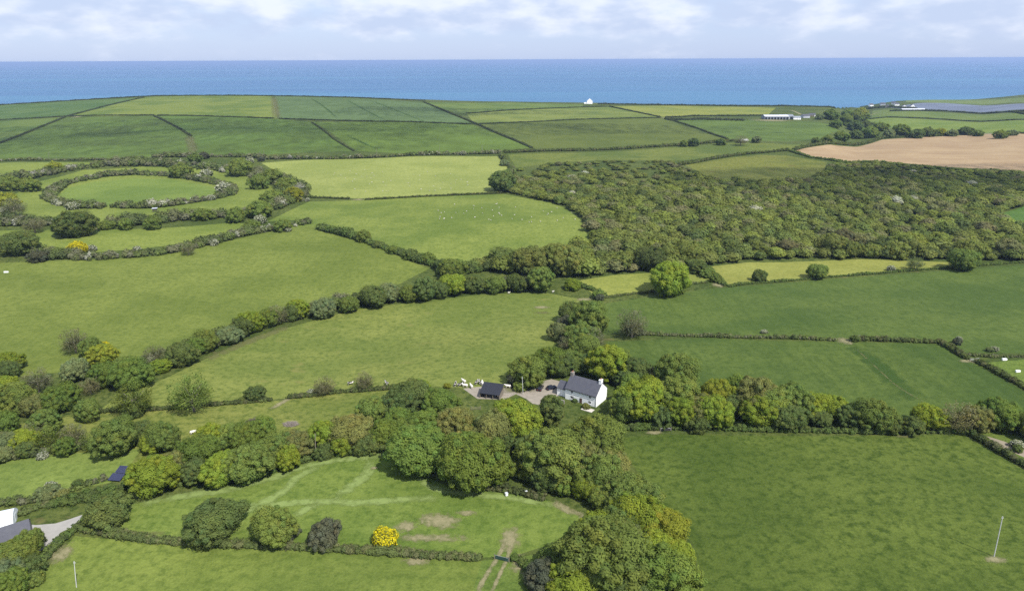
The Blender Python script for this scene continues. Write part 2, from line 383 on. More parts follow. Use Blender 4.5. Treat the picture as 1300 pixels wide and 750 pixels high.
polys.append(('lane', [xy(*q) for q in lane_px], plain('lane_concrete', A(186, 182, 174), .9, .1, .14, .5), 'pale concrete farm lane curving past the slate barn'))
polys.append(('track', [xy(*q) for q in [(1252,553),(1275,560),(1300,571),(1400,612),(1400,622),(1300,580),(1270,567)]], plain('lane_dirt', A(170, 158, 136), .95, .1, .2, .5), 'pale dirt track behind the dark hedge at the right edge'))

def dens(P, step):
    out = []
    for i in range(len(P)):
        a = np.array(P[i]); b = np.array(P[(i + 1) % len(P)]); n = max(1, int(np.linalg.norm(b - a) / step))
        for k in range(n): out.append(tuple(a + (b - a) * k / n))
    return out
pts, faces = [], []
def stepat(y): return 5 if y < 350 else 9 if y < 800 else 18
for nme, P, mt, lb in polys:
    ym = min(p[1] for p in P)
    if sum(P[i][0] * P[(i + 1) % len(P)][1] - P[(i + 1) % len(P)][0] * P[i][1] for i in range(len(P))) < 0: P = P[::-1]   # counter-clockwise
    D = dens(P, stepat(ym) * 1.3); b = len(pts)
    pts += D; faces.append(list(range(b, b + len(D))))
X0, X1, Y0, Y1 = -2700, 3000, -200, 2900
b = len(pts); pts += [(X0, Y0), (X1, Y0), (X1, Y1), (X0, Y1)]; faces.append([b, b + 1, b + 2, b + 3])
def gridpts(x0, x1, y0, y1, st, cond):
    X, Y = np.meshgrid(np.arange(x0, x1, st), np.arange(y0, y1, st))
    X = X.ravel() + RNG.uniform(-.3, .3, X.size) * st; Y = Y.ravel() + RNG.uniform(-.3, .3, Y.size) * st
    k = cond(X, Y); return list(zip(X[k].tolist(), Y[k].tolist()))
inner = lambda x, y: np.abs(x) < .95 * np.maximum(y, 0) + 60
pts += gridpts(-420, 420, 60, 360, 6, inner)
pts += gridpts(-900, 900, 360, 820, 12, inner)
pts += gridpts(-2100, 2400, 820, 2150, 25, inner)
pts += gridpts(X0 + 30, X1 - 30, Y0 + 30, Y1 - 30, 60, lambda x, y: (~inner(x, y)) | (y < 60) | (y > 2150))
cv, ce, cf, ov, oe, of = delaunay_2d_cdt([Vector(p) for p in pts], [], faces, 0, 1e-4, True)
gv = np.array([(v.x, v.y) for v in cv]); gz = H(gv[:, 0], gv[:, 1])
GV = np.column_stack([gv, gz])
pr = []
for o in of:
    c = [k for k in o if k < len(polys)]
    pr.append(max(c) if c else -1)
pr = np.array(pr)
BVH = BVHTree.FromPolygons([Vector(p) for p in GV], [tuple(f) for f in cf])
def gz_at(x, y):
    h = BVH.ray_cast(Vector((x, y, 400)), Vector((0, 0, -1)))
    return h[0].z if h[0] else float(H(x, y))
def gp(px, py):
    d = ray(px, py)
    h = BVH.ray_cast(Vector(CAM), Vector(d).normalized())
    if h[0] is None or h[0].z < -30 or h[0].y > 2500: return Vector(at(px, py))
    return h[0]
def sheet(name, idx, mt, label, cat, kind='structure'):
    fs = [cf[i] for i in np.nonzero(idx)[0]]
    if not fs: return None
    used = sorted({i for f in fs for i in f}); mp = {k: i for i, k in enumerate(used)}
    me = npmesh(name, GV[used], None, [[mp[i] for i in f] for f in fs], smooth=True)
    o = link(name, me, mats=[mt]); return tag(o, label, cat, None, kind)
sheet('ground', pr < 0, GROUND, 'rough ground and grass verges between the fields and hedges', 'ground')
for i, (nme, P, mt, lb) in enumerate(polys):
    sheet(nme, pr == i, mt, lb, {'ploughed_field': 'field'}.get(nme, nme))

# ------------------------------------------------------------------ sea
sea = NT('sea_water')
_f = sea.noise(sea.pos(.25, 1, 1), .0016, 5, .6)
_g = sea.noise(sea.pos(.12, 1, 1), .00045, 4, .6)
_c = sea.mix(sea.maprange(_f, .4, .65, 0, 1), (.040, .112, .215), (.044, .128, .228))
_c = sea.mix(sea.maprange(_g, .45, .65, 0, .55, True), _c, (.058, .175, .258))
_s = sea.noise(sea.pos(.06, 1, 1), .004, 4, .7)
_c = sea.mix(sea.maprange(_s, .5, .75, 0, .5, True), _c, (.068, .162, .25))
SEA = sea.done(sea.pbr(_c, .55, .18))
sx, sy0, sy1 = 200000, 900, 200000
o = link('sea', npmesh('sea', [(-sx, sy0, SEA_Z), (sx, sy0, SEA_Z), (sx, sy1, SEA_Z), (-sx, sy1, SEA_Z)], [[0, 1, 2, 3]]), mats=[SEA])
tag(o, 'calm blue sea beyond the coastal fields up to the horizon', 'sea', None, 'structure')

# ------------------------------------------------------------------ leaf clouds, crowns, hedges
def ico():
    t = (1 + 5 ** .5) / 2
    v = np.array([(-1, t, 0), (1, t, 0), (-1, -t, 0), (1, -t, 0), (0, -1, t), (0, 1, t), (0, -1, -t), (0, 1, -t), (t, 0, -1), (t, 0, 1), (-t, 0, -1), (-t, 0, 1)], float)
    v /= np.linalg.norm(v[0])
    f = np.array([(0, 11, 5), (0, 5, 1), (0, 1, 7), (0, 7, 10), (0, 10, 11), (1, 5, 9), (5, 11, 4), (11, 10, 2), (10, 7, 6), (7, 1, 8), (3, 9, 4), (3, 4, 2), (3, 2, 6), (3, 6, 8), (3, 8, 9), (4, 9, 5), (2, 4, 11), (6, 2, 10), (8, 6, 7), (9, 8, 1)])
    return v, f
IV, IF = ico()
def leaves(C, Rad, leaf, rng, cover=1.0, squash=1.0, jitter=.55, bcol=None, core=.8, cull=True, low=-.75, lmin=14, droop=0):
    """leaf-sized faces over lumps C (n,3) of radius Rad; returns V, quads, tris, tint"""
    C = np.asarray(C, float); Rad = np.asarray(Rad, float); nb = len(C)
    if np.isscalar(leaf): leaf = np.full(nb, leaf, float)
    cnt = np.maximum((cover * 4 * math.pi * Rad ** 2 / leaf ** 2 * .8).astype(int), lmin)
    bi = np.repeat(np.arange(nb), cnt); n = len(bi)
    d = rng.normal(size=(n, 3)); d /= np.linalg.norm(d, axis=1)[:, None]
    k = d[:, 2] > low; bi = bi[k]; d = d[k]; n = len(bi)
    rr = Rad[bi] * (.82 + .28 * rng.random(n))
    off = d * rr[:, None]; off[:, 2] *= squash
    P = C[bi] + off
    if cull and nb > 1 and nb < 400:
        keep = np.ones(n, bool)
        for j in range(nb):
            q = P - C[j]; q[:, 2] /= squash
            keep &= ~((np.einsum('ij,ij->i', q, q) < (Rad[j] * .78) ** 2) & (bi != j))
        P, d, bi = P[keep], d[keep], bi[keep]; n = len(bi)
    nn = d + rng.normal(size=(n, 3)) * jitter; nn[:, 2] += .45; nn /= np.linalg.norm(nn, axis=1)[:, None]
    a = np.cross(nn, rng.normal(size=(n, 3))); a /= np.linalg.norm(a, axis=1)[:, None]
    b = np.cross(nn, a)
    nv_ = d * .8 + nn * .45 + np.array([0, 0, .15]); nv_ /= np.linalg.norm(nv_, axis=1)[:, None]; NN = np.repeat(nv_, 4, 0)
    s = leaf[bi] * rng.uniform(.45, .8, n); s2 = s * rng.uniform(.6, 1.0, n)
    A_, B_ = a * s[:, None], b * s2[:, None]
    V = np.stack([P - A_, P - B_ * .9 + A_ * .1, P + A_, P + B_], 1).reshape(-1, 3)
    Q = np.arange(4 * n).reshape(-1, 4)
    bt = rng.uniform(.82, 1.18, nb)[:, None] * np.ones(3) if bcol is None else bcol
    lt = bt[bi] * rng.uniform(.86, 1.14, n)[:, None]
    T = np.repeat(lt, 4, 0)
    if core:
        cvv = (C[:, None, :] + IV[None] * (Rad * core)[:, None, None] * np.array([1, 1, squash]) * rng.uniform(.85, 1.1, (nb, 12, 1))).reshape(-1, 3)
        ct = (IF[None] + 12 * np.arange(nb)[:, None, None]).reshape(-1, 3) + len(V)
        V = np.vstack([V, cvv]); T = np.vstack([T, np.repeat(bt * .9, 12, 0)]); NN = np.vstack([NN, np.tile(IV, (nb, 1))])
        return V, Q, ct, T, NN
    return V, Q, np.zeros((0, 3), int), T, NN

def crown(shape, seed, leaf=.034):
    """crown and trunk for a tree of unit width; returns (crown mesh, trunk mesh, height)"""
    rng = np.random.default_rng(seed)
    if shape == 'dome':   h, cz, rz, n, br = .78, .40, .38, 150, (.055, .095)
    elif shape == 'round': h, cz, rz, n, br = .88, .47, .42, 150, (.055, .095)
    elif shape == 'tall': h, cz, rz, n, br = 1.3, .70, .60, 110, (.06, .11)
    elif shape in ('bush', 'bloom', 'broom'): h, cz, rz, n, br = .70, .30, .38, 70, (.06, .12)
    elif shape == 'bare': h, cz, rz, n, br = .95, .52, .42, 60, (.04, .09)
    C, Rd = [], []
    ph = rng.uniform(0, 6.28, 4)
    for i in range(n):
        z = 1 - (i + .5) / n * 1.8
        q = i * 2.39996 + rng.normal() * .35
        s = math.sqrt(max(0, 1 - z * z))
        lob = 1 + .12 * math.sin(2 * q + ph[0]) + .11 * math.sin(3 * q + 2 * z + ph[1]) + .07 * math.sin(5 * q + 4 * z + ph[2]) + .05 * math.sin(7 * q - 5 * z + ph[3])
        r = rng.uniform(*br) * (1.0 if z > -.2 else .85)
        e = .5 * lob - r * .8
        f = rng.uniform(.86, 1.05)
        C.append((math.cos(q) * s * e * f, math.sin(q) * s * e * f, cz + z * (rz - r * .6) * rng.uniform(.9, 1.06) + .03 * rng.normal()))
        Rd.append(r)
    for i in range(10 if shape != 'bare' else 0):     # inner mass
        q = i * 2.4; s = .05 + .17 * (i % 2)
        C.append((math.cos(q) * s, math.sin(q) * s, cz + ((i + .5) / 10 * 1.1 - .62) * rz)); Rd.append(rng.uniform(.22, .27))
    C = np.array(C); Rd = np.array(Rd)
    hue = rng.normal(size=len(C))
    bcol = np.column_stack([1 + .055 * hue, np.ones(len(C)), 1 - .04 * hue]) * rng.uniform(.9, 1.1, len(C))[:, None]
    if shape == 'bare':
        V, Q, Tt, T, NN = leaves(C, Rd * 1.2, leaf * .8, rng, .34, 1, .9, bcol, 0, False, -1)
        # fine twigs
        m = 900
        st = np.array([[0, 0, cz * .55]]) + rng.normal(size=(m, 3)) * .06
        d = rng.normal(size=(m, 3)); d[:, 2] = np.abs(d[:, 2]) * .9 - .15; d /= np.linalg.norm(d, axis=1)[:, None]
        L0, L1 = rng.uniform(.1, .3, m)[:, None], rng.uniform(.32, .47, m)[:, None]
        a, b = st + d * L0, st + (d + rng.normal(size=(m, 3)) * .14) * L1
        w = np.cross(d, rng.normal(size=(m, 3))); w /= np.linalg.norm(w, axis=1)[:, None]; w *= .005
        VV = np.stack([a - w, a + w, b + w * .4, b - w * .4], 1).reshape(-1, 3)
        Q = np.vstack([Q, np.arange(4 * m).reshape(-1, 4) + len(V)]); V = np.vstack([V, VV]); T = np.vstack([T, np.full((len(VV), 3), .95)])
        NN = np.vstack([NN, np.repeat(d + np.array([0, 0, .4]), 4, 0) / 1.1])
    else:
        V, Q, Tt, T, NN = leaves(C, Rd, leaf, rng, 1.15, 1, .42, bcol, .88, True, -.9)
        if shape == 'broom':          # yellow flowers among olive sprays
            nq = len(Q); yl = rng.random(nq) < .82
            cl = np.where(yl[:, None], np.array((.68, .59, .025)) * rng.uniform(.75, 1.1, (nq, 1)), np.array((.20, .22, .04)))
            T[:4 * nq] = np.repeat(cl, 4, 0); T[4 * nq:] = (.22, .22, .035)
        if shape == 'bloom':          # may blossom: sprays of white among green leaves
            nq = len(Q); wht = rng.random(nq) < .62
            cl = np.where(wht[:, None], np.array((.56, .56, .48)) * rng.uniform(.8, 1.1, (nq, 1)), np.array((.09, .12, .04)))
            T[:4 * nq] = np.repeat(cl, 4, 0); T[4 * nq:] = (.16, .18, .10)
    me = npmesh('crown', V, Q, Tt, T, nrm=NN); me.materials.append(LEAF)
    tb = MB(); tr = .028 if shape != 'bush' else .02
    top = cz * .9
    tb.tube([(0, 0, -.06), (0, 0, .02), (.008, .005, top * .5), (0, .01, top)], [tr * 1.7, tr * 1.25, tr, tr * .6], 8)
    nl = 6 if shape != 'bare' else 9
    for i in range(nl):
        q = i * 6.283 / nl + rng.uniform(-.4, .4); z0 = top * rng.uniform(.4, .9); l = rng.uniform(.2, .36)
        tb.tube([(0, 0, z0), (math.cos(q) * l * .5, math.sin(q) * l * .5, z0 + .10), (math.cos(q) * l, math.sin(q) * l, z0 + .22)], [tr * .5, tr * .36, tr * .15], 5)
    tm = tb.mesh('trunk', [BARK if shape != 'bare' else TWIG], True)
    return me, tm, h
PROTO = {}
for shp, k in (('dome', 4), ('round', 4), ('tall', 2), ('bush', 3), ('bare', 3), ('bloom', 3), ('broom', 2)):
    PROTO[shp] = [crown(shp, 100 * len(PROTO) + i, {'dome': .024, 'round': .025, 'bloom': .07, 'broom': .05}.get(shp, .034)) for i in range(k)]

# crown colours: base albedo of the foliage
HUE = {
 'lime':  ((.215, .270, .040), 'lime green'),
 'green': ((.155, .215, .048), 'fresh green'),
 'olive': ((.176, .228, .058), 'olive green'),
 'dark':  ((.130, .172, .056), 'dark green'),
 'brown': ((.212, .225, .076), 'bronze tinted'),
 'bare':  ((.215, .215, .125), 'grey half bare'),
 'pale':  ((.190, .230, .105), 'pale grey green'),
 'slate': ((.115, .128, .084), 'blackish green'),
 'white': ((1.0, 1.0, 1.0), 'white blossoming'),
 'yellow': ((1.0, 1.0, 1.0), 'bright yellow flowering'),
 'gold':  ((.255, .275, .040), 'yellow green'),
}
ORD = ['first', 'second', 'third', 'fourth', 'fifth', 'sixth', 'seventh', 'eighth', 'ninth', 'tenth', 'eleventh', 'twelfth', 'thirteenth', 'fourteenth', 'fifteenth', 'sixteenth',
       'seventeenth', 'eighteenth', 'nineteenth', 'twentieth']
def ordn(i):
    if i < 20: return ORD[i]
    tens = {2: 'twenty', 3: 'thirty', 4: 'forty', 5: 'fifty', 6: 'sixty'}; t, u = divmod(i + 1, 10)
    return {2: 'twentieth', 3: 'thirtieth', 4: 'fortieth', 5: 'fiftieth', 6: 'sixtieth'}[t] if u == 0 else tens[t] + ' ' + ORD[u - 1]
TCOUNT = 0
def put_tree(x, y, D, kind, shape=None, hs=1.0):
    """a tree thing: trunk and crown under an Empty; returns it untagged"""
    global TCOUNT
    TCOUNT += 1
    r = random.Random(TCOUNT * 31 + 5)
    if shape is None:
        shape = {'bare': 'bare', 'white': 'bloom', 'yellow': 'broom', 'slate': 'bush'}.get(kind) or (r.choice(['dome', 'dome', 'round']) if D > 6 else 'bush')
    me, tm, h = r.choice(PROTO[shape])
    small = shape in ('bush', 'bloom', 'broom')
    nm = {'white': 'hawthorn_bush'}.get(kind) or ('bush' if small and D < 6.5 else 'broadleaf_tree')
    e = empty(nm, (x, y, gz_at(x, y)), r.uniform(0, 6.28))
    sc = D * r.uniform(.96, 1.06); e.scale = (sc * r.uniform(.88, 1.16), sc * r.uniform(.88, 1.1), sc * hs * r.uniform(.80, 1.0))
    t = link('trunk', tm, e); c = link('crown', me, e)
    b = HUE[kind][0]; v = r.uniform(.88, 1.12) if kind not in ('white', 'yellow') else 1; w = r.uniform(-.05, .05) if kind not in ('white', 'yellow') else 0
    c.color = (b[0] * v * (1 + w), b[1] * v, b[2] * v * (1 - w), 1)
    return e
SHH = {'dome': .78, 'round': .88, 'tall': 1.3, 'bush': .70, 'bare': .95, 'bloom': .70, 'broom': .70}
def crown_base(cx, cy, w, shape):
    """ground point under a crown seen at (cx, cy) with picture width w -> x, y, diameter in metres"""
    by = cy + .3 * w
    for _ in range(4):
        g = gp(cx, by); dep = float((np.array(g) - CAM) @ CF)
        D = w * dep / F
        hc = SHH[shape] * D * .52
        pitch = math.atan2(CZ - g.z, math.hypot(g.x, g.y))
        by = cy + hc * math.cos(pitch) * F / dep
    return g.x, g.y, D
def row(where, group, items):
    """items (cx, cy, width px, kind[, shape]) seen in the photograph; each becomes a tree with its own label"""
    done = []
    for it in items:
        cx, cy, w, kind = it[:4]
        r = random.Random(int(cx * 7 + cy))
        shape = it[4] if len(it) > 4 else None
        if shape is None:
            shape = {'bare': 'bare', 'white': 'bloom', 'yellow': 'broom', 'slate': 'bush'}.get(kind) or (r.choice(['dome', 'dome', 'round']) if w > 22 else 'bush')
        x, y, D = crown_base(cx, cy, w, shape)
        e = put_tree(x, y, D, kind, shape)
        done.append((cx, kind, e))
    done.sort(key=lambda t: t[0])
    for kind in {d[1] for d in done}:
        same = [d for d in done if d[1] == kind]
        for noun in ('tree', 'bush'):
            sub = [d for d in same if ('bush' in d[2].name) == (noun == 'bush')]
            for i, (cx, k, e) in enumerate(sub):
                nn = 'hawthorn bush' if kind == 'white' else noun
                if len(sub) == 1: lb = f'{HUE[kind][1]} {nn}, only one {where}'
                elif i == 0: lb = f'{HUE[kind][1]} {nn}, leftmost one {where}'
                elif i == len(sub) - 1: lb = f'{HUE[kind][1]} {nn}, rightmost one {where}'
                else: lb = f'{HUE[kind][1]} {nn}, {ordn(i)} from left {where}'
                tag(e, lb, 'bush' if 'bush' in e.name else 'tree', group)

row('in the left edge clump', 'trees in the left edge clump', [
 (13,456,34,'lime'),(12,468,30,'dark'),(3,490,46,'lime'),(50,482,34,'bare'),(22,505,46,'olive'),(80,502,46,'green'),(6,535,40,'green'),(97,432,34,'bare'),
 (118,440,30,'olive'),(132,447,36,'gold'),(131,440,20,'yellow'),(133,475,36,'green'),(98,468,34,'pale'),(116,488,26,'bare'),(168,474,48,'green'),(160,462,34,'olive'),(203,463,26,'lime'),
 (196,450,24,'bare'),(113,520,34,'olive'),(45,512,36,'brown'),(148,470,30,'olive')])
row('in the hedge above the rough paddock', 'trees in the hedge under the cow pasture', [
 (172,505,44,'olive','bare'),(172,517,30,'dark','bush'),(246,499,52,'olive','bare'),(325,498,24,'dark'),(308,506,10,'dark'),(412,489,26,'bare'),(395,497,10,'white'),(463,483,24,'bare'),(470,491,10,'dark')])
row('in the row above the solar panels', 'trees above the solar panel field', [
 (10,560,34,'pale'),(30,555,34,'lime'),(48,545,30,'bare'),(68,552,36,'olive','bare'),(95,550,34,'bare'),(60,535,36,'olive'),(118,560,28,'olive','bare'),(150,553,52,'olive'),(180,545,32,'dark'),(208,552,44,'olive'),(196,558,34,'lime'),(85,566,26,'green'),
 (5,575,26,'pale'),(55,577,13,'white'),(35,570,24,'dark')])
row('in the belt above the mown meadow', 'trees of the belt above the mown meadow', [
 (199,599,58,'lime'),(220,588,36,'brown'),(212,600,40,'olive'),(255,570,48,'green'),(265,555,40,'lime'),(250,595,40,'dark'),(283,593,50,'lime'),(316,585,56,'olive'),(312,552,46,'green'),(292,552,36,'olive'),(335,545,36,'green'),(352,566,50,'olive'),(376,562,44,'brown'),(368,580,34,'lime'),
 (413,548,46,'lime'),(448,545,54,'brown'),(435,560,36,'lime'),(497,544,50,'green'),(475,520,40,'olive'),(508,512,50,'dark'),(505,530,36,'green'),(541,536,44,'green'),(524,499,44,'dark'),(558,508,46,'green'),(533,492,26,'lime'),(412,572,24,'dark','bush'),(478,560,34,'dark','bush'),(460,565,30,'dark','bush'),(520,548,34,'olive')])
row('among the big oaks below the farmhouse', 'big trees between meadow and farmhouse', [
 (538,568,78,'green','dome'),(600,583,96,'green','dome'),(582,590,50,'lime','dome'),(628,590,50,'green','dome'),(625,546,56,'brown'),(580,540,50,'brown'),(600,545,46,'olive'),(656,531,66,'lime','dome'),(700,521,38,'dark','tall'),(756,557,72,'olive','dome'),(640,560,30,'dark'),
 (672,560,40,'dark'),(700,577,84,'olive','dome'),(672,590,40,'olive'),(695,606,44,'dark'),(715,610,36,'green'),(738,583,60,'brown'),(762,600,64,'olive'),(788,617,54,'brown','dome'),(745,618,40,'lime'),(765,632,36,'olive')])
row('in the bottom edge clump', 'near trees at the bottom edge', [
 (812,650,74,'lime','dome'),(775,592,58,'brown','dome'),(802,626,62,'olive','dome'),(790,662,52,'olive','dome'),(828,692,60,'lime','dome'),(840,668,66,'gold','dome'),(856,704,50,'lime','dome'),(765,705,110,'olive','dome'),(705,712,50,'olive','bush'),(690,728,50,'slate','bush'),(735,735,70,'lime','dome'),(800,688,56,'brown','dome'),(838,732,84,'green','dome'),(800,745,70,'dark','dome'),(818,690,40,'dark'),(760,672,44,'lime')])
row('around the white farmhouse', 'trees around the farmhouse', [
 (748,402,54,'olive','round'),(726,396,34,'dark'),(720,407,26,'slate'),(708,420,26,'pale'),(719,435,24,'bare'),(752,430,30,'bare'),(738,425,40,'olive'),(802,411,38,'bare'),(805,417,22,'slate'),(670,470,46,'olive'),(655,480,24,'slate'),(697,458,44,'green'),(712,463,36,'dark'),(728,458,34,'olive'),
 (770,458,54,'lime','round'),(748,462,30,'dark'),(810,468,38,'dark'),(800,484,32,'green'),(838,475,34,'bare'),(858,474,52,'olive','round'),(790,478,30,'dark'),(742,440,36,'olive'),(660,488,20,'olive'),(783,455,36,'olive')])
row('in the right tree row', 'trees of the row above the near right pasture', [
 (795,516,42,'olive'),(815,509,56,'lime'),(800,501,41,'green'),(825,491,34,'lime'),(858,503,56,'olive'),(862,519,45,'lime'),(887,517,45,'brown'),(910,499,52,'gold','round'),(905,521,50,'lime'),(935,509,45,'dark'),(957,499,59,'brown','round'),(968,519,50,'lime'),(935,487,32,'green'),(985,511,50,'olive'),(1005,505,52,'olive'),(1000,527,41,'dark'),
 (1030,513,43,'lime'),(1054,515,41,'lime'),(1042,529,29,'dark'),(1078,525,36,'dark'),(1107,526,50,'olive'),(1128,537,32,'dark','bush'),(1140,541,13,'white'),(1157,537,34,'dark','bush'),(1178,527,41,'lime'),(1196,534,32,'dark','bush'),(1212,527,45,'bare'),(1238,531,38,'brown'),(1264,521,52,'green'),(1292,531,34,'dark'),(1222,539,29,'dark','bush'),(840,527,34,'dark','bush'),(885,534,34,'dark','bush'),(1310,539,45,'olive')])
row('in the strip below the plain pasture', 'streamside trees below the plain pasture', [
 (232,447,40,'dark'),(262,432,35,'olive'),(250,440,25,'green'),(292,424,30,'pale'),(318,408,32,'lime'),(308,414,29,'dark'),(340,402,32,'green'),(335,408,20,'dark'),(352,398,29,'bare'),(378,390,30,'lime'),(372,396,24,'dark'),(413,390,32,'pale'),(444,385,27,'olive'),(475,375,34,'dark'),(495,368,34,'pale'),(520,372,27,'olive'),
 (540,366,34,'dark'),(575,358,37,'lime'),(560,368,25,'dark'),(600,360,29,'dark'),(629,359,30,'olive'),(655,358,29,'dark'),(686,354,34,'olive','round'),(664,357,10,'white'),(727,360,22,'lime'),(760,372,18,'olive'),(761,377,12,'slate'),(575,340,34,'olive')])
row('near the pale meadow strip', 'lone trees by the pale strip', [
 (848,352,54,'lime','dome'),(885,337,24,'dark','dome'),(897,345,18,'olive'),(908,352,16,'olive'),(964,349,22,'dark'),(1037,343,26,'olive','dome'),(1160,333,20,'pale','bare'),(1131,340,10,'white'),(1222,328,36,'olive'),(880,343,12,'dark')])
row('in the hedge under the mown meadow', 'trees in the meadow hedge', [
 (273,657,72,'dark','dome'),(350,667,58,'olive','dome'),(366,672,34,'slate'),(412,676,44,'slate'),(490,679,36,'yellow'),(140,647,52,'dark','bush'),(122,655,28,'olive','bush'),(63,623,26,'pale','bush'),(65,616,16,'white'),(80,625,18,'brown'),(100,612,14,'dark')])
row('beside the slate barn', 'trees beside the slate barn', [
 (38,690,44,'olive'),(18,705,48,'olive'),(50,684,18,'white'),(5,725,50,'pale'),(40,718,34,'dark','bush'),(20,738,44,'green'),(-15,720,50,'olive'),(45,732,26,'olive','bush')])
row('on the ring earthwork banks', 'trees and bushes of the ring earthwork', [t if len(t) > 4 or t[3] in ('white', 'bare', 'yellow') else (*t, 'bush') for t in [
 (230,215,27,'olive','bush'),(97,283,42,'dark','dome'),(28,307,40,'dark','dome'),(50,323,24,'slate'),(100,313,25,'yellow'),(117,314,13,'white'),(8,253,34,'gold'),(15,232,26,'olive'),(40,233,26,'olive'),(373,246,24,'gold'),(258,270,26,'olive'),(345,222,30,'olive'),(305,212,30,'olive'),(330,230,26,'olive'),(365,232,30,'olive'),
 (70,211,18,'gold'),(262,219,14,'white'),(285,236,20,'white'),(268,250,11,'white'),(93,261,14,'white'),(72,255,12,'white'),(44,308,9,'white'),(72,323,9,'white'),(175,316,12,'white'),(272,307,12,'white'),(335,290,11,'white'),(366,291,8,'white'),(381,252,9,'white'),(390,253,7,'white'),(330,278,16,'white'),(8,267,18,'white'),(317,203,12,'white'),
 (20,260,30,'bare'),(45,283,26,'bare'),(160,283,22,'olive'),(195,282,24,'olive'),(240,314,20,'bare'),(330,263,34,'olive'),(300,272,26,'olive'),(135,284,20,'olive'),(345,247,26,'olive'),(320,285,22,'olive'),(360,285,22,'olive')]])
row('between plain and sheep pastures', 'trees between the two middle pastures', [
 (442,293,16,'dark'),(462,299,20,'olive'),(480,309,14,'dark'),(500,316,16,'olive'),(522,322,18,'dark'),(545,327,20,'olive'),(562,335,22,'dark'),(425,291,12,'olive'),(580,338,28,'olive')])
row('at the pale sheep pasture corner', 'trees at the pasture corner', [(637,229,34,'dark','dome'),(650,235,20,'olive'),(640,206,12,'pale'),(648,216,12,'olive')])
row('right of the far farm sheds', 'far trees by the farm sheds', [(1054,145,19,'olive'),(1072,152,20,'olive'),(1088,148,22,'olive'),(1093,142,17,'gold'),(1076,144,17,'olive'),(1100,158,20,'dark'),(1060,156,17,'olive'),(1118,160,19,'olive'),(1085,160,19,'dark'),(1040,148,11,'pale')])
row('above the ploughed field', 'trees above the ploughed field', [(1068,172,18,'olive'),(1086,170,18,'dark'),(1104,168,20,'olive'),(1128,169,16,'pale'),(1143,164,24,'olive'),(1163,169,18,'dark'),(1178,167,18,'dark'),(1194,167,14,'gold'),(1208,168,14,'pale'),(1226,165,18,'dark'),(1240,168,14,'olive'),(1270,170,16,'olive'),(1284,168,12,'pale'),(1150,169,14,'pale'),(1036,178,14,'dark'),(1050,176,14,'olive')])
row('in the right field hedges', 'bushes in the right field hedges', [(1085,429,11,'dark'),(1091,427,7,'white'),(1215,432,13,'slate'),(1217,429,7,'white'),(1256,443,9,'pale'),(1263,442,9,'white'),(970,420,8,'white'),(1291,562,15,'white'),(1291,568,14,'dark')])
row('in the hedge beside the olive far field', 'bushes of the far lane hedge', [(588,194,8,'white'),(880,180,16,'dark'),(868,182,12,'olive'),(332,201,10,'slate'),(260,197,12,'slate'),(248,200,18,'olive'),(940,177,16,'bare'),(960,176,14,'pale'),(915,180,12,'dark')])
row('in the yard corner by the black shed', 'garden shrubs by the farmhouse', [(568,489,9,'gold','bush'),(730,508,7,'dark','bush'),(745,507,9,'dark','bush'),(744,515,10,'brown','bush'),(697,508,14,'green','bush')])

